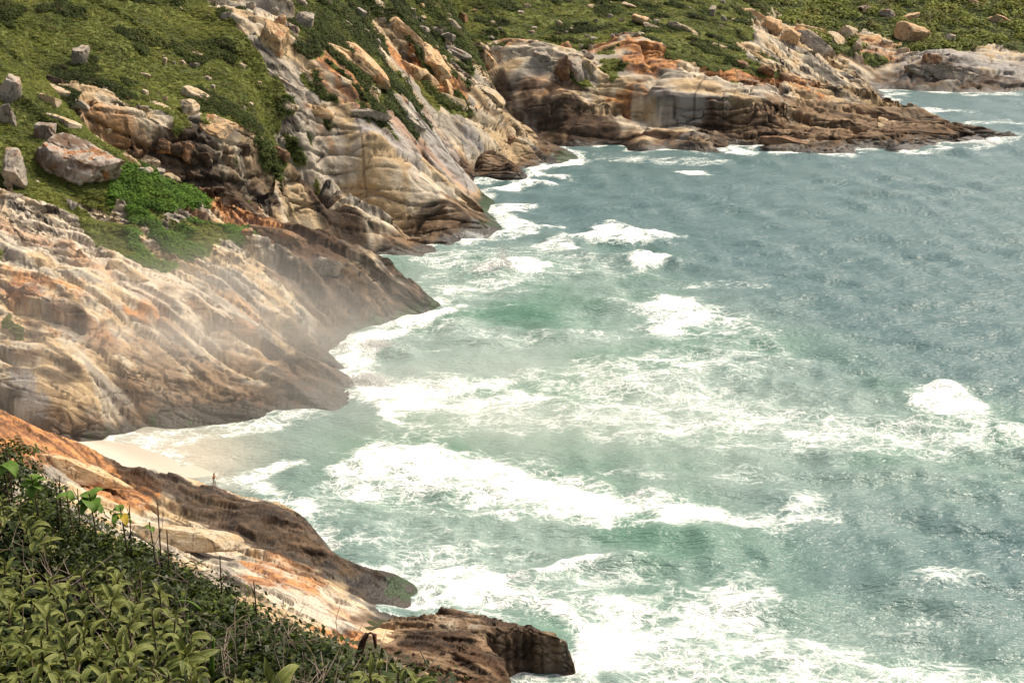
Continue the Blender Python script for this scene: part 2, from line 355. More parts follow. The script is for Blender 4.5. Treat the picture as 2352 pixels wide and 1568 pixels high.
VEG = {
 'misty_headland': [
    [(-400, -300), (300, -300), (330, 330), (220, 330), (130, 245), (60, 200), (0, 190), (-400, 190)],
    [(-400, 190), (0, 190), (60, 215), (120, 250), (200, 320), (270, 360), (330, 392), (430, 440), (540, 452), (470, 476), (420, 494), (330, 500), (270, 474), (215, 474), (160, 436), (90, 425), (40, 445), (-20, 430), (-400, 400)],
    [(60, 420), (130, 440), (200, 475), (260, 522), (330, 578), (392, 612), (360, 616), (290, 598), (220, 555), (150, 500), (90, 465), (30, 455)],
    [(360, 520), (430, 498), (500, 510), (572, 530), (560, 556), (480, 562), (420, 592), (375, 575)],
    [(-60, 585), (0, 592), (95, 622), (60, 622), (-60, 604)],
    [(228, 488), (300, 518), (290, 532), (222, 505)],
    [(22, 735), (40, 740), (52, 775), (40, 778), (28, 755)]],
 'slab_headland': [
    [(-400, -300), (500, -300), (486, 0), (515, 62), (560, 112), (600, 152), (640, 200), (700, 228), (765, 270), (730, 277), (690, 268), (702, 298), (672, 332), (630, 342), (590, 332), (545, 300), (480, 285), (440, 262), (400, 275), (340, 258), (280, 232), (200, 200), (150, 196), (80, 225), (0, 240), (-400, 240)],
    [(655, -300), (1170, -300), (1170, 60), (1060, 62), (1100, 130), (1135, 165), (1085, 162), (1030, 108), (1018, 150), (1060, 196), (1100, 222), (1040, 190), (1000, 150), (960, 130), (930, 110), (880, 60), (862, 92), (900, 160), (962, 210), (900, 252), (868, 230), (830, 200), (800, 170), (752, 132), (720, 150), (680, 110), (650, 40)],
    [(560, 358), (640, 332), (664, 402), (620, 424), (560, 392), (500, 420), (440, 412), (462, 372)],
    [(690, 180), (750, 212), (832, 268), (815, 272), (740, 236), (690, 204)],
    [(846, 210), (900, 250), (950, 262), (940, 280), (880, 258)],
    [(970, 200), (1010, 232), (1090, 250), (1085, 262), (1010, 248), (960, 218)],
    [(800, 110), (850, 150), (880, 200), (852, 196), (812, 150)]],
 'cliff_headland': [
    [(1000, -300), (1800, -300), (1790, 0), (1720, 60), (1690, 110), (1640, 105), (1600, 120), (1555, 120), (1500, 96), (1430, 88), (1400, 100), (1330, 112), (1290, 100), (1190, 104), (1100, 100), (1000, 120)],
    [(1345, 140), (1410, 132), (1420, 188), (1390, 192), (1350, 175)],
    [(1550, 118), (1640, 108), (1720, 125), (1760, 150), (1800, 172), (1760, 176), (1700, 150), (1640, 142), (1570, 146)]],
 'far_shore': [
    [(1500, -300), (3000, -300), (3000, 95), (2352, 112), (2250, 106), (2150, 116), (2060, 112), (1990, 70), (1965, 122), (1890, 118), (1868, 62), (1800, 72), (1740, 34), (1700, 60), (1500, 60)],
    [(1990, 130), (2060, 128), (2070, 142), (2010, 146)]],
}
STAIN_SHADE = {   # (channel, strength, edge softness in metres, outline)
 'near_ridge': [
    ('dark', 0.92, 1.0, [(230, 1038), (330, 1062), (500, 1108), (670, 1150), (755, 1240), (810, 1275), (975, 1345), (905, 1400), (840, 1374), (720, 1308), (600, 1266), (500, 1220), (420, 1170), (330, 1118), (262, 1080)]),
    ('rust', 0.95, 2.0, [(-300, 880), (0, 935), (250, 1045), (330, 1110), (380, 1135), (300, 1165), (150, 1085), (0, 1060), (-300, 1000)]),
    ('rust', 0.85, 1.0, [(700, 1430), (800, 1450), (920, 1440), (1060, 1510), (1080, 1590), (850, 1520)]),
    ('rust', 0.6, 1.5, [(540, 1290), (640, 1270), (760, 1330), (720, 1370), (600, 1350)]),
    ('pale', 0.8, 1.5, [(320, 1180), (440, 1215), (560, 1250), (545, 1285), (440, 1290), (300, 1230)]),
    ('pale', 0.85, 1.5, [(545, 1290), (700, 1318), (860, 1420), (870, 1445), (760, 1440), (600, 1370)]),
    ('grey', 0.75, 1.2, [(240, 1040), (420, 1080), (640, 1140), (560, 1150), (420, 1110), (300, 1078)]),
    ('algae', 0.8, 0.8, [(890, 1335), (960, 1335), (970, 1360), (920, 1385), (880, 1370)])],
 'shore_block': [
    ('dark', 0.62, 0.8, [(1080, 1390), (1200, 1400), (1320, 1440), (1340, 1600), (1150, 1600), (1175, 1540), (1110, 1470)]),
    ('grey', 0.5, 0.8, [(1020, 1390), (1250, 1420), (1130, 1450), (990, 1440)]),
    ('brown', 0.85, 1.5, [(850, 1380), (1330, 1380), (1330, 1640), (850, 1640)]),
    ('dark', 0.5, 1.0, [(900, 1400), (1080, 1390), (1110, 1470), (1170, 1570), (900, 1570)]),
    ('rust', 0.35, 1.0, [(900, 1480), (1100, 1490), (1160, 1570), (900, 1600)])],
 'misty_headland': [
    ('dark', 0.75, 2.5, [(560, 470), (690, 508), (850, 560), (1010, 690), (1010, 730), (780, 790), (830, 930), (640, 950), (560, 870), (640, 800), (720, 740), (600, 640), (640, 560)]),
    ('rust', 0.75, 2.5, [(400, 440), (560, 455), (700, 510), (800, 555), (760, 590), (600, 555), (500, 500)]),
    ('rust', 0.8, 2.0, [(-300, 590), (0, 598), (110, 640), (230, 655), (200, 680), (60, 660), (-300, 640)]),
    ('rust', 0.35, 4.0, [(-300, 660), (200, 660), (420, 700), (300, 780), (-300, 820)]),
    ('pale', 0.7, 4.0, [(0, 480), (170, 490), (330, 610), (620, 760), (480, 780), (300, 680), (0, 560)]),
    ('brown', 0.8, 2.5, [(-300, 830), (0, 838), (200, 845), (420, 850), (560, 862), (790, 900), (790, 960), (580, 980), (320, 1000), (300, 900), (-300, 870)]),
    ('brown', 0.5, 3.0, [(300, 690), (560, 740), (700, 830), (600, 880), (300, 850), (160, 800)]),
    ('grey', 0.75, 2.0, [(-300, 870), (0, 876), (110, 900), (160, 960), (200, 1040), (-300, 1080)]),
    ('algae', 0.95, 1.0, [(840, 735), (920, 700), (1000, 690), (1010, 720), (900, 750), (820, 770)]),
    ('algae', 0.5, 0.8, [(190, 995), (330, 965), (450, 945), (460, 975), (330, 1000), (200, 1030)])],
 'slab_headland': [
    ('dark', 0.85, 2.5, [(200, 250), (290, 285), (380, 300), (470, 330), (560, 360), (580, 390), (620, 420), (640, 460), (560, 470), (440, 440), (300, 410), (220, 360)]),  # wall of the hollow: brown rock with its shade painted in
    ('rust', 0.5, 3.0, [(180, 190), (260, 225), (340, 262), (400, 300), (330, 290), (220, 250)]),
    ('dark', 0.75, 3.0, [(640, 330), (680, 400), (740, 465), (820, 502), (900, 508), (1040, 492), (1100, 500), (1170, 545), (1170, 570), (700, 570), (690, 500), (640, 440)]),
    ('grey', 0.8, 3.0, [(560, 395), (640, 410), (720, 480), (800, 540), (700, 540), (600, 480)]),
    ('brown', 0.8, 3.0, [(640, 480), (760, 492), (860, 490), (1080, 476), (1180, 540), (1000, 570), (700, 570), (600, 500)]),
    ('pale', 0.8, 3.0, [(640, 290), (720, 290), (900, 400), (1040, 460), (900, 470), (740, 400)]),
    ('grey', 0.7, 4.0, [(820, 250), (960, 250), (1120, 320), (1060, 410), (900, 360), (780, 300)]),
    ('rust', 0.75, 3.0, [(700, 100), (820, 150), (930, 230), (850, 240), (720, 160)]),
    ('rust', 0.8, 3.0, [(880, 50), (960, 100), (1050, 180), (1070, 240), (980, 230), (900, 140)]),
    ('rust', 0.3, 4.0, [(640, 130), (760, 190), (880, 290), (800, 300), (660, 200)]),
    ('dark', 0.7, 2.0, [(1130, 170), (1200, 200), (1280, 340), (1180, 300), (1120, 240)]),
    ('algae', 0.95, 1.5, [(1060, 430), (1130, 440), (1175, 535), (1080, 560), (1100, 490)])],
 'rounded_rock': [('brown', 0.9, 2.0, [(940, 330), (1100, 320), (1250, 400), (1230, 430), (1000, 430)]), ('dark', 0.6, 1.5, [(1080, 360), (1230, 380), (1230, 430), (1040, 430)])],
 'low_spur': [('dark', 0.5, 2.0, [(1080, 300), (1340, 330), (1360, 390), (1080, 390)]), ('brown', 0.8, 2.0, [(1060, 280), (1240, 300), (1360, 380), (1060, 390)]), ('algae', 0.95, 1.2, [(1280, 345), (1345, 350), (1345, 385), (1290, 385)])],
 'cliff_headland': [
    ('dark', 0.7, 4.0, [(1140, 200), (1260, 210), (1420, 230), (1440, 330), (1400, 350), (1180, 350)]),
    ('rust', 0.7, 4.0, [(1130, 90), (1320, 95), (1420, 85), (1560, 120), (1600, 180), (1500, 200), (1420, 150), (1300, 118), (1150, 112)]),
    ('rust', 0.65, 3.0, [(1330, 196), (1500, 200), (1600, 205), (1580, 225), (1400, 225)]),
    ('grey', 0.42, 4.0, [(1480, 210), (1640, 210), (1780, 260), (1760, 330), (1480, 320)]),
    ('dark', 0.5, 4.0, [(1560, 250), (1700, 260), (1800, 300), (1780, 340), (1560, 330)]),
    ('rust', 0.6, 4.0, [(1620, 150), (1760, 165), (1930, 195), (1900, 225), (1760, 200), (1640, 185)]),
    ('brown', 0.85, 5.0, [(1180, 300), (1500, 290), (1760, 250), (1980, 225), (2280, 310), (2280, 370), (1180, 360)]),
    ('pale', 0.6, 4.0, [(1620, 180), (1780, 200), (1900, 230), (1800, 250), (1640, 220)])],
 'low_reef': [('dark', 0.95, 2.0, [(2060, 240), (2380, 280), (2380, 340), (2060, 320)])],
 'far_shore': [
    ('rust', 0.6, 6.0, [(1690, 10), (1760, 30), (1860, 100), (1840, 130), (1740, 90)]),
    ('rust', 0.4, 6.0, [(1860, 60), (2100, 70), (2080, 140), (1900, 150)]),
    ('rust', 0.5, 6.0, [(2220, 0), (2400, 60), (2500, 110), (2300, 90)]),
    ('dark', 0.75, 4.0, [(2110, 150), (2200, 160), (2320, 180), (2352, 190), (2352, 215), (2090, 215)]),
    ('grey', 0.6, 5.0, [(2040, 130), (2800, 130), (2800, 215), (1950, 215)]),
    ('grey', 0.6, 5.0, [(1720, 120), (1850, 140), (1960, 195), (1900, 210), (1760, 180)])],
}
CH = ('vein', 'veg', 'rust', 'dark', 'grey', 'pale', 'brown', 'algae', 'streak', 'mott', 'tide', 'wet')

def rock_relief(name, X, Y, Z):
    """sheeted, jointed rock: stepped slabs running down the dip, fractured blocks, grooves"""
    L = LOBES[name]; sd, a, amp = L['seed'], L['dip'], L['amp']
    far = np.clip(np.hypot(X, Y).mean() / 320.0, 0.5, 1.9)
    k = far * (0.55 if name in ('near_ridge', 'shore_block') else 1.0)
    w1 = fbm(X / (34 * k), Y / (34 * k), sd, 3)
    s = X * math.cos(a) + Y * math.sin(a)
    t = -X * math.sin(a) + Y * math.cos(a) + 3.0 * k * w1
    m1 = sstep(-0.25, 0.35, fbm(X / (22 * k), Y / (22 * k), sd + 1, 3))
    m2 = sstep(-0.3, 0.3, fbm(X / (12 * k), Y / (12 * k), sd + 2, 2))
    near = name in ('near_ridge', 'shore_block')
    d = 3.4 * amp * m1 * (saw(t / (17.0 * k) + 0.9 * noise(s / (70 * k), t / (60 * k), sd + 9), 0.13) - 0.5)
    d = d + 1.5 * amp * m2 * (saw(t / (6.5 * k) + 0.8 * noise(s / (45 * k), t / (40 * k), sd + 3), 0.16) - 0.5)
    d = d + 0.62 * amp * m1 * (saw(t / (2.6 * k) + 0.9 * noise(s / (18 * k), t / (14 * k), sd + 4), 0.2) - 0.5)
    f1, f2, cid, cx, cy = voronoi(s / (28 * k), t / (6.5 * k), sd + 5)
    tl = hash2(np.floor(cid * 999), np.floor(cid * 77), 3)
    d = d + amp * (1.9 * (cid - 0.5) + 2.2 * (cx * (tl - 0.5) + cy * (cid - 0.8)))
    d = d - 1.0 * amp * (1 - sstep(0.0, 0.07, f2 - f1))
    g1, g2, gid, gx, gy = voronoi(s / (9.0 * k) + 0.3 * w1, t / (2.2 * k), sd + 6)
    d = d + sstep(-0.25, 0.2, w1) * amp * (0.7 * (gid - 0.5) - 0.4 * (1 - sstep(0.0, 0.10, g2 - g1)))
    d = d + 0.45 * amp * w1 + (0.10 if near else 0.16) * amp * fbm(X / (3.5 * k), Y / (3.5 * k), sd + 7, 3) - 0.22 * amp * np.abs(noise(s / (14 * k), t / (2.2 * k), sd + 8))
    return d

HEIGHT, ATTR = {}, {}
for name, L in LOBES.items():
    a, b, c_, d_ = L['win']
    X, Y, Z = GX[a:b, c_:d_], GY[a:b, c_:d_], BASE[name][a:b, c_:d_]
    at = {c: np.zeros(X.shape) for c in CH}
    fk = max(1.0, float(np.hypot(X, Y).mean()) / 260.0)
    wob = fk * (2.6 * fbm(X / (9 * fk), Y / (9 * fk), L['seed'] + 40, 4) + 1.1 * fbm(X / (2.2 * fk), Y / (2.2 * fk), L['seed'] + 41, 2))
    sx, sy = X * math.cos(L['dip']) + Y * math.sin(L['dip']), -X * math.sin(L['dip']) + Y * math.cos(L['dip'])
    grain = 0.75 * fbm(sx / (9 * fk), sy / (3.6 * fk), L['seed'] + 42, 4, 0.6) + 0.35 * fbm(X / (1.4 * fk), Y / (1.4 * fk), L['seed'] + 43, 2)
    for poly in VEG.get(name, []):
        w = [land_point(name, *q)[:2] for q in poly]
        at['veg'] = np.maximum(at['veg'], sstep(-0.5, 0.5, poly_dist(X, Y, w) + wob * 0.9))
    if name == 'misty_headland': at['veg'] = np.maximum(at['veg'], sstep(31.0, 32.5, Z + 0.5 * wob))
    for ch, st, soft, poly in STAIN_SHADE.get(name, []):
        w = [land_point(name, *q)[:2] for q in poly]
        at[ch] = np.maximum(at[ch], st * sstep(-soft, soft, poly_dist(X, Y, w) + wob * min(soft, 2.0) * 0.6))
    for ch in CH[2:7]: at[ch] = sstep(0.22, 0.68, at[ch] + 0.55 * grain * (at[ch] > 0.01))
    at['rust'] = np.maximum(at['rust'], 0.55 * sstep(0.45, 0.8, fbm(sx / (30 * fk), sy / (8 * fk), L['seed'] + 44, 4)))
    at['streak'] = sstep(0.18, 0.6, fbm(sx / (12 * fk), sy / (1.1 * fk), L['seed'] + 45, 3))
    wv_ = 1.2 * fbm(X / (12 * fk), Y / (12 * fk), L['seed'] + 55, 3)
    def lines(a_, b_, w_, sd_, m0, m1, mk):    # long thin lines, the dark of cracks put into the colour
        return (1 - sstep(0.35 * w_, w_, np.abs(noise(sx / (a_ * fk), (sy + wv_ * fk) / (b_ * fk), L['seed'] + sd_)))) * sstep(m0, m1, fbm(X / (mk * fk), Y / (mk * fk), L['seed'] + sd_ + 1, 2))
    at['vein'] = np.maximum.reduce([lines(46, 3.4, 0.085, 51, -0.25, 0.15, 16), lines(22, 1.9, 0.09, 53, -0.05, 0.3, 11), 0.85 * lines(4.5, 9, 0.05, 56, -0.1, 0.3, 14), 0.9 * lines(60, 11, 0.05, 58, -0.5, -0.1, 30)])
    at['mott'] = np.clip(0.5 + 0.7 * fbm(sx / (10 * fk), sy / (5 * fk), L['seed'] + 46, 5, 0.6), 0, 1)
    zz = Z + 3.6 * fbm(X / 7, Y / 7, L['seed'] + 47, 3)
    at['tide'] = 1 - (sstep(0.6, 2.0, zz) if name in ('near_ridge', 'shore_block') else sstep(1.6, 5.6, zz))
    at['wet'] = 1 - sstep(0.7, 2.7, Z + 1.1 * fbm(X / 2.5, Y / 2.5, L['seed'] + 48, 2))
    at['tide'] = at['tide'] * (1 - 0.9 * at['dark'])
    at['algae'] = sstep(0.45, 0.8, at['algae'] + 0.7 * fbm(X / 1.6, Y / 1.6, L['seed'] + 49, 3) * (at['algae'] > 0.01)) * (1 - sstep(0.8, 2.6, Z))
    rel = rock_relief(name, X, Y, Z)
    # greenery also settles in the hollows of the upper rocks
    if name in ('slab_headland', 'cliff_headland', 'far_shore'):
        hol = sstep(0.35, 0.75, fbm(X / 14, Y / 5, L['seed'] + 50, 3)) * sstep(12, 22, Z)
        at['veg'] = np.maximum(at['veg'], hol)
    vg = at['veg']
    vrel = 0.55 * fbm(X / 7, Y / 7, L['seed'] + 60, 3) + 0.35 * np.abs(fbm(X / 2.0, Y / 2.0, L['seed'] + 61, 2)) + 0.3 * rel
    shore = 0.22 + 0.78 * sstep(0.2, 4.5, Z)
    if name == 'slab_headland':                # the hollow under the grass slope, carved and also painted dark
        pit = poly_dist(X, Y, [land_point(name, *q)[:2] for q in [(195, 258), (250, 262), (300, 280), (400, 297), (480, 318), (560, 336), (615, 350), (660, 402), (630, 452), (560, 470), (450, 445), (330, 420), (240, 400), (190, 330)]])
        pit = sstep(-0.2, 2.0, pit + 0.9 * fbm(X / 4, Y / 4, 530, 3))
        Z = Z - 6.5 * pit; at['veg'] = at['veg'] * (1 - pit); at['dark'] = np.maximum(at['dark'], 0.85 * pit)  # shade of the hollow goes into the colour, over the brown wall
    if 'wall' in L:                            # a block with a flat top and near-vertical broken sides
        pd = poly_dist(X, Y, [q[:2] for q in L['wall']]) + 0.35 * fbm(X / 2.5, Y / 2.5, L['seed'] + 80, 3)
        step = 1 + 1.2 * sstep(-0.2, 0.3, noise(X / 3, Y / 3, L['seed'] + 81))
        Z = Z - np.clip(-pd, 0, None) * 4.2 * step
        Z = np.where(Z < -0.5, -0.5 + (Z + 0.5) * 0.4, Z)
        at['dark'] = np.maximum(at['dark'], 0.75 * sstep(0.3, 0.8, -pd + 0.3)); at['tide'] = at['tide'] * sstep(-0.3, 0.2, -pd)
    H = BASE[name].copy()
    H[a:b, c_:d_] = Z + np.where(Z > -2, 1, 0.2) * shore * (rel * (1 - vg) + vrel * vg - 0.25 * vg)
    HEIGHT[name], ATTR[name] = H, at
TOP = np.max(np.stack(list(HEIGHT.values())), 0)

def ground_at(x, y, name=None):
    """world point of the finished coast seen at picture point (x, y)"""
    d = ray(x, y); th = math.atan2(d[0], d[1]); tan = -d[2] / math.hypot(d[0], d[1])
    i = min(max(int(round((th - TH[0]) / (TH[1] - TH[0]))), 0), NA - 1)
    H = np.maximum(TOP[i] if name is None else HEIGHT[name][i], -0.3)
    gap = H - (CAMZ - RR * tan)
    k = np.nonzero(gap >= 0)[0]
    j = k[0] if len(k) else NR - 1
    return Vector((RR[j] * math.sin(TH[i]), RR[j] * math.cos(TH[i]), H[j]))
def height_xy(x, y):
    th, r = math.atan2(x, y), math.hypot(x, y)
    i = int(round((th - TH[0]) / (TH[1] - TH[0]))); j = int(np.searchsorted(RR, r))
    if 0 <= i < NA and 0 <= j < NR: return float(TOP[i, j])
    return -5.0

# ------------------------------------------------------------------ materials
class NT:
    def __init__(self, name):
        self.m = bpy.data.materials.new(name); self.m.use_nodes = True
        self.t = self.m.node_tree; self.n, self.l = self.t.nodes, self.t.links
        self.b = self.n['Principled BSDF']
    def new(self, kind, **kw):
        n = self.n.new(kind)
        for k, v in kw.items():
            if k in n.inputs.keys() if hasattr(n.inputs, 'keys') else False: n.inputs[k].default_value = v
            else: setattr(n, k, v)
        return n
    def val(self, sock, v):
        if isinstance(v, bpy.types.NodeSocket): self.l.new(v, sock)
        else: sock.default_value = v
    def math(self, op, a, b=0.0, clamp=False):
        n = self.n.new('ShaderNodeMath'); n.operation = op; n.use_clamp = clamp
        self.val(n.inputs[0], a); self.val(n.inputs[1], b)
        return n.outputs[0]
    def ramp(self, v, lo, hi, a=0.0, b=1.0):
        n = self.n.new('ShaderNodeMapRange'); n.interpolation_type = 'SMOOTHSTEP'
        self.val(n.inputs[0], v); n.inputs[1].default_value = lo; n.inputs[2].default_value = hi
        n.inputs[3].default_value = a; n.inputs[4].default_value = b
        return n.outputs[0]
    def mix(self, f, a, b, mode='MIX'):
        n = self.n.new('ShaderNodeMix'); n.data_type = 'RGBA'; n.blend_type = mode
        self.val(n.inputs[0], f)
        for s, v in ((n.inputs[6], a), (n.inputs[7], b)):
            if isinstance(v, bpy.types.NodeSocket): self.l.new(v, s)
            else: s.default_value = (*v, 1)
        return n.outputs[2]
    def co(self):
        if not hasattr(self, '_co'): self._co = self.n.new('ShaderNodeNewGeometry')
        return self._co.outputs['Position']
    def mapped(self, scale=(1, 1, 1), rot=(0, 0, 0), vec=None):
        n = self.n.new('ShaderNodeMapping'); n.inputs['Scale'].default_value = scale; n.inputs['Rotation'].default_value = rot
        self.l.new(vec or self.co(), n.inputs['Vector']); return n.outputs[0]
    def noise(self, vec, scale, detail=4, rough=0.55, dist=0.0):
        n = self.n.new('ShaderNodeTexNoise'); self.l.new(vec, n.inputs['Vector'])
        n.inputs['Scale'].default_value = scale; n.inputs['Detail'].default_value = detail
        n.inputs['Roughness'].default_value = rough; n.inputs['Distortion'].default_value = dist
        return n.outputs['Fac']
    def voro(self, vec, scale, feature='DISTANCE_TO_EDGE'):
        n = self.n.new('ShaderNodeTexVoronoi'); n.feature = feature; self.l.new(vec, n.inputs['Vector'])
        n.inputs['Scale'].default_value = scale; return n.outputs[0]
    def at(self, name):
        n = self.n.new('ShaderNodeAttribute'); n.attribute_name = name; return n.outputs['Fac']
    def bump(self, h, dist, strength=1.0, prev=None):
        n = self.n.new('ShaderNodeBump'); n.inputs['Distance'].default_value = dist; n.inputs['Strength'].default_value = strength
        self.l.new(h, n.inputs['Height'])
        if prev is not None: self.l.new(prev, n.inputs['Normal'])
        return n.outputs[0]
    def pos_z(self):
        n = self.n.new('ShaderNodeSeparateXYZ'); self.l.new(self.co(), n.inputs[0]); return n.outputs[2]

PALE, GREY, CREAM = (0.52, 0.44, 0.325), (0.235, 0.212, 0.182), (0.45, 0.33, 0.195)
ORANGE, RUST, BROWN, DARK = (0.50, 0.225, 0.075), (0.20, 0.075, 0.03), (0.19, 0.115, 0.062), (0.055, 0.036, 0.025)
def rock_material(name, scale=1.0, land=True, base=None, rust=0.5, rot=0.0):
    """weathered granite: masks on the headlands say where it is stained, painted as shade, grown over or wet"""
    N = NT(name); b = N.b
    st = N.mapped((0.5, 1.0, 0.9), (0, 0, rot))
    med = N.noise(st, 0.55 * scale, 4, 0.62, 0.3)
    fine = N.noise(N.co(), 2.4 * scale, 3, 0.65)
    if land:
        mott = N.at('mott')
        c = N.mix(N.ramp(mott, 0.30, 0.55), CREAM, PALE)
        c = N.mix(N.ramp(mott, 0.55, 0.78, 0.0, 0.85), c, GREY)
        c = N.mix(N.math('MULTIPLY', N.at('grey'), 0.9), c, N.mix(fine, (0.20, 0.19, 0.185), (0.44, 0.42, 0.40)))
        c = N.mix(N.math('MULTIPLY', N.at('pale'), 0.85), c, N.mix(fine, (0.42, 0.35, 0.265), (0.66, 0.58, 0.475)))
        c = N.mix(N.math('MULTIPLY', N.at('brown'), 0.9), c, N.mix(med, (0.10, 0.062, 0.036), (0.33, 0.215, 0.125)))
        c = N.mix(N.math('MULTIPLY', N.at('rust'), 0.9), c, N.mix(N.ramp(med, 0.40, 0.62), ORANGE, RUST))
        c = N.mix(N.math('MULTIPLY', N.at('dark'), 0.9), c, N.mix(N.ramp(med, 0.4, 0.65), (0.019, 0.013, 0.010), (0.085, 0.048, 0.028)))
        c = N.mix(N.math('MULTIPLY', N.at('streak'), 0.16), c, (0.105, 0.078, 0.056))
        c = N.mix(N.math('MULTIPLY', N.at('vein'), 0.86), c, (0.030, 0.021, 0.015))  # crack lines drawn dark
    else:
        big = N.noise(N.co(), 0.22 * scale, 3, 0.6, 0.5)
        c = N.mix(N.ramp(big, 0.40, 0.60), base[0], base[1])
        c = N.mix(N.ramp(med, 0.54, 0.68, 0.0, 0.7), c, tuple(0.45 * v for v in base[1]))
        c = N.mix(N.ramp(big, 0.54, 0.64, 0.0, rust), c, N.mix(N.ramp(fine, 0.4, 0.6), RUST, ORANGE))
        c = N.mix(N.ramp(N.noise(N.mapped((1, 1, 0.4)), 0.8 * scale, 3, 0.65, 0.6), 0.53, 0.68, 0.0, 0.75), c, (0.085, 0.065, 0.05))
    c = N.mix(N.ramp(med, 0.58, 0.72, 0.0, 0.5), c, (0.13, 0.10, 0.075))
    c = N.mix(N.ramp(fine, 0.54, 0.70, 0.0, 0.55), c, (0.13, 0.10, 0.075))
    if land:
        c = N.mix(N.math('MULTIPLY', N.at('tide'), 0.88), c, N.mix(N.ramp(med, 0.35, 0.62), (0.034, 0.023, 0.015), (0.165, 0.098, 0.054)))
        c = N.mix(N.math('MULTIPLY', N.at('wet'), 0.9), c, (0.022, 0.019, 0.015))
        c = N.mix(N.at('algae'), c, N.mix(N.ramp(fine, 0.4, 0.65), (0.008, 0.022, 0.004), (0.026, 0.062, 0.008)))
        veg = N.ramp(N.math('ADD', N.at('veg'), N.math('MULTIPLY', N.math('SUBTRACT', fine, 0.5), 0.9)), 0.42, 0.60)
        gcol = N.mix(N.ramp(mott, 0.30, 0.62), (0.050, 0.064, 0.014), (0.105, 0.120, 0.026))
        gcol = N.mix(N.ramp(med, 0.5, 0.75), gcol, (0.045, 0.034, 0.014))
        c = N.mix(veg, c, gcol)
        N.l.new(N.ramp(N.at('wet'), 0.0, 1.0, 0.92, 0.4), b.inputs['Roughness'])
    else:
        b.inputs['Roughness'].default_value = 0.92
    N.l.new(c, b.inputs['Base Color'])
    b.inputs['Specular IOR Level'].default_value = 0.25
    N.l.new(N.bump(N.math('ADD', N.math('MULTIPLY', med, 2.0), fine), 0.26 / scale, 0.7), b.inputs['Normal'])
    return N.m
ROCK = rock_material('headland_rock')
ROCK_NEAR = rock_material('near_rock', scale=1.7, rot=0.35)

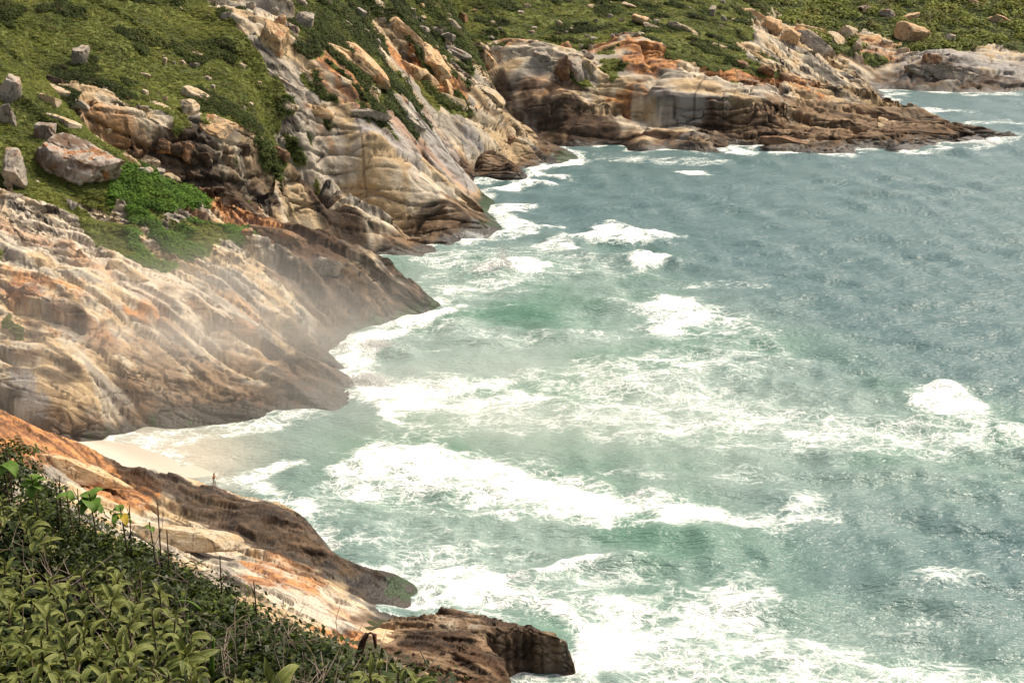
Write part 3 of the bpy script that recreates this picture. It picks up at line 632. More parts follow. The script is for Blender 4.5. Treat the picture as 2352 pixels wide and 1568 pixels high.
RES = {'near_ridge': 0.5, 'slab_headland': 0.64, 'misty_headland': 0.82, 'shore_block': 1.0, 'far_shore': 0.85, 'cliff_headland': 0.95}
for name, L in LOBES.items():
    # rows of every column are respaced along the slope, so that cliffs get as many faces as flats
    a, b, c_, d_ = L['win']
    H = HEIGHT[name][a:b, c_:d_]; rr = RR[c_:d_]
    vis = (H > -1.2) & (H > TOP[a:b, c_:d_] - 1.2)
    dH = np.abs(np.diff(H, axis=1)); dr = np.diff(rr)[None]
    rho = (0.30 * dr + dH) / rr[None, 1:] * np.where(vis[:, 1:] | vis[:, :-1], 1.0, 0.03)
    ker = np.ones(21) / 21
    rho = np.apply_along_axis(lambda v: np.convolve(np.pad(v, 10, mode='edge'), ker, 'valid'), 0, rho)
    cum = np.concatenate([np.zeros((b - a, 1)), np.cumsum(rho, 1)], 1)
    nrow = int(min(760, max(120, np.percentile(cum[:, -1], 96) * 1422 * 0.80 * RES.get(name, 0.9))))
    rows = np.empty((b - a, nrow)); Hn = np.empty((b - a, nrow)); An = {c: np.empty((b - a, nrow), np.float32) for c in CH}; Tn = np.empty((b - a, nrow))
    for i in range(b - a):
        r = np.interp(np.linspace(0, cum[i, -1], nrow), cum[i], rr); rows[i] = r
        Hn[i] = np.interp(r, rr, H[i]); Tn[i] = np.interp(r, rr, TOP[a + i, c_:d_])
        for c in CH: An[c][i] = np.interp(r, rr, ATTR[name][c][i])
    th = TH[a:b, None]
    Pn = np.stack([rows * np.sin(th), rows * np.cos(th), Hn], -1)
    t1 = np.gradient(Pn, axis=0); t2 = np.gradient(Pn, axis=1)
    nr = np.cross(t2, t1); nr /= np.maximum(np.linalg.norm(nr, axis=-1, keepdims=True), 1e-6)
    nr *= np.where(nr[..., 2:] < 0, -1, 1)
    # fractured faces: blocks and joints that cut through the rock in all three directions
    X, Y, Zn = [Pn[..., k].astype(np.float32) for k in range(3)]
    q = L['dip']; k = np.clip(np.hypot(X, Y).mean() / 300.0, 0.55, 1.8) * (0.75 if name in ('near_ridge', 'shore_block') else 1.0)
    s_, t_ = X * math.cos(q) + Y * math.sin(q), -X * math.sin(q) + Y * math.cos(q)
    wx = vnoise3(X / (6 * k), Y / (6 * k), Zn / (6 * k), L['seed'] + 70)
    f1, f2, cid = voronoi3(s_ / (15 * k) + 0.25 * wx, (t_ + 0.45 * Zn) / (3.0 * k) + 0.30 * wx, Zn / (3.0 * k) + 0.20 * wx, L['seed'] + 71)
    msk = sstep(-0.35, 0.25, vnoise3(X / (13 * k), Y / (13 * k), Zn / (10 * k), L['seed'] + 72))
    d3 = 0.62 * k * (cid - 0.5) * (0.35 + 0.65 * msk) - 0.85 * k * (1 - sstep(0.0, 0.09, f2 - f1)) * (0.3 + 0.7 * msk)
    g1, g2, gid = voronoi3(s_ / (5.5 * k) + 0.3 * wx, (t_ + 0.45 * Zn) / (1.15 * k), Zn / (1.1 * k), L['seed'] + 73)
    d3 += msk * (0.18 * k * (gid - 0.5) - 0.32 * k * (1 - sstep(0.0, 0.13, g2 - g1)))
    d3 += 0.10 * k * vnoise3(X / (1.1 * k), Y / (1.1 * k), Zn / (1.1 * k), L['seed'] + 74)
    d3 *= (1 - 0.85 * An['veg']) * (0.4 + 0.6 * sstep(-0.5, 2.0, Zn)) * L.get('frac', 1.0)
    Pn = Pn + nr * d3[..., None]
    n, m = X.shape
    V = Pn.reshape(-1, 3)
    idx = np.arange(n * m).reshape(n, m)
    keepv = ((Hn > -1.2) & (Hn > Tn - 0.9)).ravel()
    F = np.stack([idx[:-1, :-1], idx[:-1, 1:], idx[1:, 1:], idx[1:, :-1]], -1).reshape(-1, 4)
    F = F[keepv[F].any(1)]
    used = np.zeros(n * m, bool); used[F.ravel()] = True
    rem = np.cumsum(used) - 1
    me = mesh_np(name, V[used], rem[F])
    for c in CH: attr(me, c, An[c].ravel()[used])
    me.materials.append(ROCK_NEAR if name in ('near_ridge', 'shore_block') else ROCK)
    o = new_obj(name, me); tag(o, kind='structure')
    L['V'], L['F'], L['att'] = V[used], rem[F], {c: An[c].ravel()[used] for c in CH}
# ------------------------------------------------------------------ the sea
NSA, NSR = 660, 760
ths = np.concatenate([np.radians(np.linspace(-75, -27, 40, endpoint=False)), np.radians(np.linspace(-27, 27, NSA - 80)), np.radians(np.linspace(27, 75, 41)[1:])])
rs = np.concatenate([np.linspace(40, 104, 12, endpoint=False), 104 * (900 / 104.0) ** np.linspace(0, 1, NSR - 40), 900 * (5500 / 900.0) ** np.linspace(0, 1, 29)[1:]])
ST, SR = np.meshgrid(ths, rs, indexing='ij')
SX, SY = (SR * np.sin(ST)).astype(np.float32), (SR * np.cos(ST)).astype(np.float32)
def sea_poly(poly): return [P(x, y, z=0)[:2] for x, y in poly]
# (foam density, edge softness m, mound height m, outline)
FOAM = [
 (1.00, 2.8, 1.0, [(1306, 549), (1340, 522), (1400, 512), (1450, 520), (1480, 532), (1575, 540), (1500, 552), (1540, 566), (1440, 566), (1400, 560)]),
 (0.85, 2.0, 0.7, [(1225, 566), (1270, 551), (1312, 556), (1345, 574), (1280, 580)]),
 (1.00, 2.4, 1.2, [(1438, 588), (1470, 571), (1500, 574), (1532, 598), (1510, 612), (1472, 614), (1455, 604)]),
 (1.00, 3.0, 1.0, [(1448, 716), (1475, 700), (1520, 684), (1580, 690), (1640, 716), (1730, 742), (1640, 744), (1600, 752), (1560, 766), (1500, 768), (1460, 750), (1490, 733)]),
 (0.45, 5.0, 0.0, [(1500, 690), (1640, 690), (1800, 740), (1760, 770), (1600, 770)]),
 (0.55, 3.0, 0.0, [(2120, 955), (2285, 950), (2352, 982), (2420, 1000), (2352, 1012), (2200, 992)]),
 (1.00, 2.2, 0.8, [(2094, 915), (2130, 898), (2170, 885), (2215, 900), (2270, 930), (2285, 950), (2262, 962), (2200, 970), (2140, 955), (2120, 935)]),
 (1.00, 2.2, 0.9, [(765, 1078), (830, 1030), (920, 1006), (1010, 1024), (1120, 1050), (1200, 1075), (1300, 1110), (1500, 1150), (1680, 1180), (1600, 1205), (1400, 1185), (1200, 1150), (1060, 1125), (900, 1105), (780, 1110)]),
 (0.74, 4.0, 0.1, [(750, 1120), (830, 1030), (920, 1006), (1010, 1020), (1200, 1060), (1380, 1105), (1550, 1145), (1700, 1172), (1850, 1158), (1960, 1205), (1880, 1216), (1820, 1230), (1780, 1245), (1600, 1225), (1400, 1200), (1200, 1200), (1050, 1170), (900, 1140)]),
 (1.00, 2.0, 0.7, [(905, 1396), (960, 1335), (1050, 1315), (1160, 1330), (1280, 1370), (1350, 1410), (1420, 1450), (1400, 1568), (1390, 1640), (1200, 1640), (1310, 1568), (1316, 1480), (1270, 1420), (1140, 1395), (1040, 1382), (950, 1400)]),
 (0.80, 5.0, 0.2, [(960, 1330), (1100, 1310), (1300, 1350), (1500, 1370), (1700, 1360), (1770, 1400), (1790, 1430), (1700, 1470), (1560, 1500), (1450, 1568), (1430, 1640), (1300, 1640), (1300, 1440), (1100, 1390)]),
 (0.60, 6.0, 0.1, [(1400, 1500), (1600, 1440), (1760, 1420), (1900, 1440), (2100, 1490), (2352, 1530), (2500, 1580), (2500, 1640), (1400, 1640)]),
 (0.50, 4.0, 0.0, [(1940, 1430), (2050, 1400), (2200, 1420), (2180, 1450), (2100, 1490), (2020, 1470)]),
 (0.50, 3.0, 0.0, [(2080, 1345), (2200, 1325), (2230, 1340), (2120, 1370)]),
 (1.00, 1.6, 0.5, [(752, 806), (800, 776), (870, 746), (930, 728), (1000, 712), (1058, 702), (1040, 722), (960, 748), (900, 782), (862, 800), (850, 830), (852, 868), (890, 886), (1010, 890), (1060, 910), (960, 930), (900, 960), (925, 980), (880, 965), (826, 926), (812, 860)]),
 (0.70, 5.0, 0.1, [(830, 850), (1000, 860), (1250, 880), (1400, 900), (1300, 950), (1180, 960), (1000, 950), (930, 985), (840, 930)]),
 (0.56, 8.0, 0.0, [(1180, 860), (1400, 820), (1500, 810), (1700, 796), (1790, 815), (1870, 828), (1820, 860), (1640, 880), (1700, 920), (1900, 940), (2100, 962), (2352, 985), (2420, 1030), (2200, 1046), (2000, 1040), (1600, 1025), (1300, 1000), (1050, 985), (1000, 950), (1200, 930)]),
 (0.36, 8.0, 0.0, [(1000, 700), (1100, 745), (1300, 760), (1460, 760), (1400, 790), (1200, 800), (1000, 780), (900, 780)]),
 (0.60, 3.0, 0.1, [(950, 664), (1060, 640), (1190, 648), (1200, 668), (1080, 672), (990, 680)]),
 (0.55, 4.0, 0.0, [(870, 575), (1000, 580), (1080, 590), (1060, 610), (940, 600)]),
 (0.95, 1.4, 1.3, [(1060, 632), (1100, 612), (1180, 588), (1262, 605), (1250, 628), (1150, 634)]),
 (0.36, 7.0, 0.0, [(900, 560), (1250, 565), (1440, 600), (1560, 640), (1300, 650), (1100, 660), (960, 640)]),
 (0.85, 2.0, 0.3, [(1060, 545), (1150, 530), (1120, 480), (1180, 468), (1240, 466), (1170, 492), (1240, 516), (1300, 520), (1180, 542), (1060, 562)]),
 (0.75, 1.5, 0.2, [(760, 545), (800, 549), (900, 556), (1000, 560), (1060, 548), (1000, 570), (850, 562)]),
 (0.90, 2.0, 0.3, [(1158, 352), (1200, 372), (1262, 378), (1325, 364), (1380, 368), (1300, 384), (1250, 392), (1310, 410), (1220, 402), (1205, 385)]),
 (0.60, 2.0, 0.1, [(1060, 414), (1130, 418), (1210, 412), (1180, 422), (1090, 424)]),
 (0.95, 1.6, 0.8, [(1130, 438), (1180, 424), (1225, 418), (1300, 428), (1290, 434), (1210, 432), (1160, 441), (1060, 444)]),
 (0.80, 1.5, 0.2, [(1555, 396), (1600, 392), (1642, 400), (1600, 404)]),
 (0.75, 1.5, 0.1, [(1660, 352), (1680, 340), (1760, 350), (1700, 358)]),
 (0.75, 2.0, 0.2, [(2060, 350), (2140, 340), (2250, 334), (2262, 316), (2352, 308), (2352, 318), (2280, 336), (2180, 348), (2080, 356)]),
 (0.45, 3.0, 0.0, [(1320, 350), (1500, 360), (1700, 366), (1660, 380), (1400, 372)]),
 (0.60, 2.0, 0.0, [(2000, 214), (2060, 211), (2100, 214), (2050, 219)]),
 (0.55, 2.0, 0.0, [(2180, 216), (2300, 214), (2352, 213), (2352, 218), (2240, 221)]),
 (0.50, 2.0, 0.0, [(2120, 300), (2200, 280), (2352, 280), (2352, 286), (2200, 288)]),
 (0.58, 2.0, 0.05, [(205, 1008), (330, 990), (450, 972), (560, 975), (690, 952), (720, 960), (600, 990), (470, 1010), (420, 1030), (440, 1060), (470, 1095), (400, 1080), (350, 1050), (300, 1020)]),
 (0.85, 2.0, 0.2, [(470, 1112), (560, 1078), (640, 1062), (700, 1058), (690, 1075), (620, 1085), (590, 1100), (640, 1120), (740, 1180), (700, 1190), (600, 1140)]),
 (0.52, 5.0, 0.1, [(740, 1225), (860, 1215), (1000, 1250), (1100, 1290), (1040, 1310), (960, 1330), (880, 1300), (770, 1262)]),
 (0.35, 10.0, 0.0, [(700, 1160), (1000, 1200), (1300, 1240), (1240, 1290), (1000, 1270), (740, 1230)]),
 (0.90, 1.2, 1.1, [(1232, 1326), (1290, 1302), (1400, 1292), (1495, 1290), (1480, 1298), (1400, 1304), (1310, 1316), (1260, 1332)]),
 (0.62, 3.0, 0.2, [(1240, 1335), (1330, 1320), (1500, 1310), (1560, 1335), (1440, 1350), (1300, 1350)]),
 (0.45, 3.0, 0.0, [(1560, 660), (1620, 640), (1760, 650), (1700, 664)]),
]
swell_dir = np.array([-0.45, -0.89])
rng = np.random.RandomState(4)
Z = np.zeros(SX.shape, np.float32)
_wn = {L_: [noise(SX / L_, SY / L_, 200 + 7 * i + int(L_)) for i in range(2)] for L_ in (9.0, 22.0, 55.0)}
WN = [lambda lam, i=i: _wn[9.0 if lam < 6 else 22.0 if lam < 15 else 55.0][i % 2] for i in range(5)]
AMPN = [sstep(-0.4, 0.5, noise(SX / 48, SY / 30, 300 + i)) for i in range(4)]
for k in range(34):
    lam = 2.4 * (9.0) ** rng.rand()
    ang = math.atan2(swell_dir[1], swell_dir[0]) + rng.randn() * (0.45 if lam > 12 else 0.8)
    q = 2 * math.pi / lam
    ph = q * (SX * math.cos(ang) + SY * math.sin(ang)) + rng.rand() * 6.28 + 2.2 * WN[k % 5](lam)
    am = 0.0125 * lam ** 0.80 * (0.45 + 1.0 * AMPN[k % 4])
    fade = 1 - sstep(lam * 48, lam * 85, SR)
    Z += am * fade * (2 * np.power(0.5 + 0.5 * np.sin(ph), 1.6) - 0.85)
cross = (SX * swell_dir[0] + SY * swell_dir[1])
Z += 0.32 * np.sin(2 * math.pi * cross / 46 + 2.4 * noise(SX / 80, SY / 80, 77)) * sstep(-0.5, 0.3, noise(SX / 70, SY / 70, 78))
dens = np.zeros(SX.shape); mound = np.zeros(SX.shape)
wob = 3.0 * fbm(SX / 16, SY / 16, 401, 3) + 1.6 * fbm(SX / 3.6, SY / 3.6, 402, 3)
for dn, soft, mh, poly in FOAM:
    w = np.array(sea_poly(poly)); pad = soft * 2 + 8
    sel = (SX > w[:, 0].min() - pad) & (SX < w[:, 0].max() + pad) & (SY > w[:, 1].min() - pad) & (SY < w[:, 1].max() + pad)
    if not sel.any(): continue
    pd = poly_dist(SX[sel], SY[sel], w)
    v = dn * sstep(-soft, soft, pd + wob[sel] * min(soft, 4.0) * 0.34)
    dens[sel] = np.maximum(dens[sel], v)
    if mh: mound[sel] = np.maximum(mound[sel], 0.68 * mh * sstep(-1.5, 4.2, pd + 0.4 * wob[sel]))
# a thin line of foam wherever the water meets the rock
def coast_height():
    i = np.clip(np.round((ST - TH[0]) / (TH[1] - TH[0])).astype(int), 0, NA - 1)
    j = np.clip(np.searchsorted(RR, SR), 0, NR - 1)
    return np.where((SR > RR[0]) & (SR < RR[-1]) & (np.abs(ST) < TH[-1]), TOP[i, j], -40.0)
CH_SEA = coast_height()
dens = dens * np.clip(0.86 + 0.55 * fbm(SX / 7, SY / 4.5, 405, 3), 0.4, 1.1)
edge = sstep(-4.5, -0.4, CH_SEA)
dens = np.maximum(dens, edge * 0.62 * sstep(-0.35, 0.25, fbm(SX / 9, SY / 9, 410, 2)))
streaks = sstep(0.05, 0.75, fbm(SX / 26, SY / 9, 420, 4))
milk_w = sea_poly([(60, 1010), (300, 980), (780, 930), (700, 560), (1080, 552), (1250, 560), (1560, 640), (1750, 770), (1900, 850), (2352, 970), (2700, 1080), (2000, 1120), (1700, 1330), (1800, 1420), (2400, 1540), (2600, 1700), (900, 1700), (700, 1180)])
milk = sstep(-26, 26, poly_dist(SX, SY, milk_w) + 9 * fbm(SX / 30, SY / 30, 430, 3))
sandy = sstep(-9, 9, poly_dist(SX, SY, sea_poly([(100, 1010), (330, 975), (520, 985), (560, 1040), (520, 1110), (300, 1090), (150, 1060)])))
dens = np.maximum(dens, 0.32 * milk * streaks * (1 - sstep(380, 470, SY)))
CRESTS = [([(1100, 797), (1220, 790), (1340, 800)], 1.0), ([(1430, 902), (1520, 886), (1630, 888)], 1.0), ([(1240, 762), (1460, 752)], 0.7), ([(1440, 612), (1500, 604), (1570, 608)], 1.1), ([(1225, 1330), (1300, 1306), (1400, 1298), (1560, 1300), (1720, 1290)], 1.7),
          ([(1650, 1272), (1700, 1264), (1760, 1284)], 1.0), ([(1700, 1402), (1900, 1398)], 0.8), ([(1880, 1332), (2050, 1350), (2200, 1350), (2400, 1325)], 1.0), ([(2040, 1392), (2200, 1400), (2420, 1384)], 1.1), ([(2150, 893), (2250, 888), (2340, 892)], 1.0),
          ([(2080, 972), (2280, 968)], 0.7), ([(1650, 790), (1720, 784), (1810, 802)], 0.9), ([(1700, 1182), (2000, 1190)], 0.6), ([(1080, 642), (1180, 628), (1270, 622)], 0.9), ([(1600, 852), (1900, 850)], 0.7), ([(1120, 438), (1210, 428), (1310, 434)], 1.1),
          ([(2000, 700), (2300, 690)], 0.7), ([(1780, 640), (2100, 650)], 0.7), ([(1300, 700), (1450, 722)], 0.8), ([(1700, 560), (1920, 570)], 0.6), ([(1900, 1080), (2120, 1092)], 0.8), ([(2100, 1200), (2380, 1210)], 0.8), ([(1460, 1230), (1640, 1250)], 0.6), ([(1300, 480), (1600, 490)], 0.5), ([(1900, 470), (2300, 480)], 0.5), ([(1600, 1540), (1900, 1530)], 0.8)]
for line, h_ in CRESTS:                         # single swells, steeper on the shoreward side
    w = sea_poly(line)
    cx_, cy_ = np.mean([q[0] for q in w]), np.mean([q[1] for q in w]); ext = max(np.hypot(q[0] - cx_, q[1] - cy_) for q in w) + 22
    sel = (np.abs(SX - cx_) < ext) & (np.abs(SY - cy_) < ext)
    x_, y_ = SX[sel], SY[sel]
    yc = np.interp(x_, [q[0] for q in w], [q[1] for q in w]) + 1.6 * noise(x_ / 7, y_ / 30, 460)
    x0_, x1_ = w[0][0], w[-1][0]
    along = sstep(x0_ - 4, x0_ + 0.25 * (x1_ - x0_), x_) * (1 - sstep(x1_ - 0.25 * (x1_ - x0_), x1_ + 4, x_))
    dy_ = y_ - yc
    prof = np.where(dy_ < 0, np.exp(-(dy_ / 2.2) ** 2), np.exp(-(dy_ / 6.5) ** 2))
    Z[sel] += h_ * along * prof * (0.8 + 0.4 * noise(x_ / 5, y_ / 9, 461))
lump = 0.5 + 0.8 * fbm(SX / 3.0, SY / 3.0, 440, 3)
calm = 1 - 0.75 * sstep(-3, 10, poly_dist(SX, SY, sea_poly([(0, 1080), (195, 1005), (450, 960), (640, 950), (640, 1010), (520, 1110), (300, 1100)])))
Z = Z * calm + mound * (0.55 + 0.75 * np.clip(lump, 0, 1.4)) + 0.10 * dens * lump
Z = np.maximum(Z, -0.9)
Z *= 1 - sstep(900, 1500, SR)
n, m = SX.shape
V = np.stack([SX, SY, Z], -1).reshape(-1, 3)
idx = np.arange(n * m).reshape(n, m)
F = np.stack([idx[:-1, :-1], idx[:-1, 1:], idx[1:, 1:], idx[1:, :-1]], -1).reshape(-1, 4)
hid = (CH_SEA > 2.5).ravel()
F = F[~hid[F].all(1)]
me = mesh_np('sea', V, F)
attr(me, 'foam', dens); attr(me, 'milk', milk); attr(me, 'sandy', sandy)
N = NT('sea_water'); b = N.b
p2 = N.mapped((1, 1, 0.0))
warp = N.n.new('ShaderNodeTexNoise'); N.l.new(p2, warp.inputs['Vector']); warp.inputs['Scale'].default_value = 0.22; warp.inputs['Detail'].default_value = 3
wv = N.n.new('ShaderNodeVectorMath'); wv.operation = 'MULTIPLY_ADD'
N.l.new(warp.outputs['Color'], wv.inputs[0]); wv.inputs[1].default_value = (7, 5, 0); N.l.new(p2, wv.inputs[2])
lace = N.ramp(N.voro(wv.outputs[0], 0.62), 0.0, 0.22, 1.0, 0.0)
lace2 = N.ramp(N.voro(wv.outputs[0], 1.8), 0.0, 0.26, 1.0, 0.0)
nz = N.noise(N.mapped((0.42, 1.0, 0), (0, 0, 0.12)), 0.62, 6, 0.66, 0.7)
d = N.at('foam')
pat = N.math('ADD', N.math('MULTIPLY', N.math('SUBTRACT', lace, 0.5), 0.36), N.math('MULTIPLY', N.math('SUBTRACT', lace2, 0.5), 0.24))
pat = N.math('ADD', pat, N.math('MULTIPLY', N.math('SUBTRACT', nz, 0.5), 1.75))
val = N.math('ADD', N.math('MULTIPLY', d, 1.35), N.math('MULTIPLY', pat, N.ramp(d, 0.0, 0.25)))
fm = N.ramp(val, 0.62, 1.20)
soft = N.ramp(val, 0.20, 1.0, 0.0, 0.8)
c = N.mix(N.at('milk'), (0.084, 0.146, 0.148), (0.200, 0.275, 0.240))
c = N.mix(N.math('MULTIPLY', N.ramp(N.noise(p2, 0.035, 3, 0.5), 0.42, 0.66), N.at('milk')), c, (0.085, 0.185, 0.130))
c = N.mix(N.at('sandy'), c, (0.50, 0.45, 0.365))
c = N.mix(soft, c, (0.62, 0.68, 0.63))
c = N.mix(fm, c, N.mix(N.ramp(nz, 0.35, 0.6), (0.76, 0.79, 0.76), (0.88, 0.87, 0.84)))
N.l.new(c, b.inputs['Base Color'])
N.l.new(N.ramp(fm, 0.0, 1.0, 0.27, 0.95), b.inputs['Roughness'])
b.inputs['IOR'].default_value = 1.333
rip = N.noise(N.mapped((0.42, 1.0, 0.0), (0, 0, 0.15)), 1.5, 3, 0.6, 0.3)
bh = N.math('ADD', rip, N.math('MULTIPLY', fm, N.math('MULTIPLY', nz, 0.5)))
N.l.new(N.bump(bh, 0.72, 0.78), b.inputs['Normal'])
me.materials.append(N.m)
sea = new_obj('sea', me); tag(sea, kind='structure')
# ------------------------------------------------------------------ boulders, slabs and outcrops, each a thing of its own
def ico(sub):
    bm = bmesh.new(); bmesh.ops.create_icosphere(bm, subdivisions=sub, radius=1.0)
    V = np.array([v.co[:] for v in bm.verts]); F = np.array([[v.index for v in f.verts] for f in bm.faces]); bm.free()
    return V, F
ICO = {k: ico(k) for k in (3, 4, 5)}
def n3(V, s, seed):
    x, y, z = V[:, 0] * s, V[:, 1] * s, V[:, 2] * s
    return (noise(x + 0.3 * z, y - 0.4 * z, seed) + noise(y + 0.5 * x + 7, z, seed + 1) + noise(z + 3, x - 0.3 * y, seed + 2)) / 2.0
def rock_mesh(name, axes, seed, sub=3, cuts=9, rough=0.10, flat=0.0, box=0.8, taper=0.0):
    """a granite block: a ball cut back by random planes, worn at the edges, pitted"""
    r = np.random.RandomState(seed)
    V, F = ICO[sub]; V = np.sign(V) * np.abs(V) ** box; V /= np.abs(V).max()
    if taper: V[:, 2] *= 1 - taper * (1 - sstep(-1.0, 0.3, V[:, 0])); V[:, 1] *= 1 - 0.5 * taper * (1 - sstep(-1.0, 0.2, V[:, 0]))
    for k in range(cuts):
        nrm = r.randn(3); nrm /= np.linalg.norm(nrm)
        if k < 2: nrm = np.array([r.randn() * 0.2, r.randn() * 0.25, 1.0 if k == 0 else -1.0]); nrm /= np.linalg.norm(nrm)
        if k == 2: nrm = np.array([r.randn() * 0.3, -1.0, r.randn() * 0.3]); nrm /= np.linalg.norm(nrm)
        if k == 3: nrm = np.array([1.0, -0.35, r.randn() * 0.4]); nrm /= np.linalg.norm(nrm)
        off = r.uniform(0.50, 0.80) - (flat if k < 2 else 0)
        d = V @ nrm - off
        V -= np.outer(np.clip(d, 0, None) * 0.93, nrm)
    V /= np.abs(V).max(0)
    ax = np.array(axes)
    nr = V / np.linalg.norm(V, axis=1)[:, None]
    W = V * ax
    g = ax.mean()
    q = W / g
    disp = rough * (1.0 * n3(q, 1.6, seed) + 0.5 * n3(q, 4.0, seed + 5) + 0.25 * n3(q, 9.0, seed + 8))
    disp -= rough * 0.9 * (1 - sstep(0.0, 0.09, np.abs(n3(q * np.array([0.6, 1, 1]), 1.7, seed + 11))))
    W += nr * (disp * ax.min())[:, None]
    me = mesh_np(name, W, F)
    me.set_sharp_from_angle(angle=math.radians(32))
    return me
RM = {
 'pale':   rock_material('pale_granite', 1.6, False, (CREAM, PALE), 0.35),
 'grey':   rock_material('grey_granite', 1.6, False, ((0.24, 0.205, 0.165), (0.42, 0.37, 0.305)), 0.4),
 'orange': rock_material('orange_granite', 1.4, False, ((0.52, 0.33, 0.17), (0.58, 0.43, 0.27)), 0.8),
 'brown':  rock_material('brown_granite', 1.5, False, ((0.15, 0.085, 0.048), (0.29, 0.18, 0.105)), 0.6),
 'dark':   rock_material('dark_granite', 1.4, False, ((0.06, 0.042, 0.03), (0.13, 0.088, 0.06)), 0.3),
 'shelf': rock_material('cream_orange_granite', 1.8, False, ((0.56, 0.34, 0.16), (0.62, 0.53, 0.42)), 0.5),
 'mottled': rock_material('mottled_granite', 1.3, False, ((0.15, 0.095, 0.062), (0.43, 0.385, 0.33)), 0.9),
}
def boulder(name, x, y, w, h, tilt, mat, label, cat='boulder', group=None, sub=3, sink=0.30, depth=0.8, seed=None, rough=0.14, cuts=9, flat=0.0, on=None):
    seed = seed if seed is not None else int(x * 7 + y * 13) % 9973
    tr = math.radians(tilt)
    hh = abs(w / 2 * math.sin(tr)) + h / 2 * math.cos(tr)
    slab = cat == 'rock'
    if slab:                                   # a ledge of the bedrock: half of it stays in the hill
        gs = [ground_at(x + u * w * 0.38 * math.cos(tr), min(y + u * w * 0.38 * math.sin(tr) + 0.3 * h, 1500), on) for u in (-1, 0, 1)]
        Dg = float(max(q.y for q in gs if q.y < gs[1].y * 1.06))
        c = Vector(P(x, y, D=Dg))
        mpp = c.y / (FPX * CP) * 0.97
        a, cc = w / 2 * mpp * 1.12, h / 2 * mpp * 1.25
        bb = max(1.25 * cc, 0.32 * a)
        c.y += bb * 0.55
        lean = math.atan2(gs[2].y - gs[0].y, max(gs[2].x - gs[0].x, 0.3)) if abs(gs[2].y - gs[0].y) < 1.5 * a else 0.0
    else:
        g = ground_at(x, min(y + (1 - sink) * hh * 0.8, 1500), on)
        c = Vector(P(x, y, D=g.y))
        mpp = c.y / (FPX * CP) * 0.97
        a, cc = w / 2 * mpp, h / 2 * mpp * 1.12
        bb = depth * (0.5 * min(a, cc * 2.2) + 0.5 * cc)
        c.y += bb * 0.7; lean = 0.0
    me = rock_mesh(name, (a, bb, cc), seed, sub, cuts + (5 if slab else 2), rough, flat, 0.62 if slab else 0.8, 0.45 if slab else 0.0)
    me.materials.append(RM[mat])
    o = new_obj(name, me)
    # stand the thing on its base: the origin sits at the foot of the rock
    M = Matrix.Rotation(max(-0.7, min(0.7, lean)), 4, 'Z') @ Matrix.Rotation(tr, 4, 'Y')
    me.transform(M)
    zs = np.empty(len(me.vertices) * 3, np.float32); me.vertices.foreach_get('co', zs); zmin = zs[2::3].min()
    me.transform(Matrix.Translation((0, 0, -zmin)))
    o.location = (c.x, c.y, c.z + zmin)
    tag(o, label, cat, group)
    return o
B = boulder
ORD = ['first', 'second', 'third', 'fourth', 'fifth', 'sixth', 'seventh', 'eighth', 'ninth', 'tenth', 'eleventh', 'twelfth', 'thirteenth', 'fourteenth', 'fifteenth', 'sixteenth', 'seventeenth', 'eighteenth', 'nineteenth', 'twentieth', 'twenty-first', 'twenty-second', 'twenty-third', 'twenty-fourth', 'twenty-fifth', 'twenty-sixth']
# left hillside, near to far
B('boulder', 186, 384, 222, 98, 19, 'mottled', 'huge mottled boulder with rust stains, leaning in the green scrub', sub=5, rough=0.2, depth=0.7, sink=0.5, cuts=5)
B('boulder', 22, 396, 68, 92, 10, 'grey', 'grey boulder with black water streaks, left of the huge mottled boulder', sub=4)
B('boulder', 18, 219, 58, 76, 8, 'grey', 'tall pale grey boulder cut by the left edge, above another grey one', sub=4)
B('boulder', 12, 272, 40, 56, 0, 'grey', 'grey boulder below the tall pale one at the left edge', sub=4)
B('boulder', 103, 311, 58, 45, 5, 'mottled', 'rounded tan boulder in bushes just above the huge mottled boulder', sub=4)
B('rock_outcrop', 137, 290, 84, 38, 22, 'pale', 'cream flat-topped slab tilted seaward behind the rounded tan boulder', 'rock', sub=4, flat=0.2)
B('boulder', 181, 137, 42, 56, 12, 'grey', 'lone blocky grey boulder standing high in the green slope', sub=4)
B('rock_outcrop', 22, 460, 52, 27, -8, 'grey', 'flat grey slab resting on pale rock at the left edge', 'rock', sub=4, flat=0.2)
B('rock_outcrop', 342, 374, 54, 28, 18, 'pale', 'cream block lying at the edge of the dark hollow, largest of its cluster', 'rock', sub=4, flat=0.15)
B('boulder', 336, 396, 42, 20, 6, 'grey', 'grey block in front of the cream block by the dark hollow', sub=3)
B('boulder', 369, 398, 20, 20, 0, 'grey', 'small upright grey block beside the cream block', sub=3)
B('boulder', 388, 408, 30, 16, 15, 'pale', 'small pale block lying downhill of the upright grey one', sub=3)
B('rock_outcrop', 404, 411, 26, 10, 42, 'pale', 'thin pale slab at the lower end of the cluster by the hollow', 'rock', sub=3)
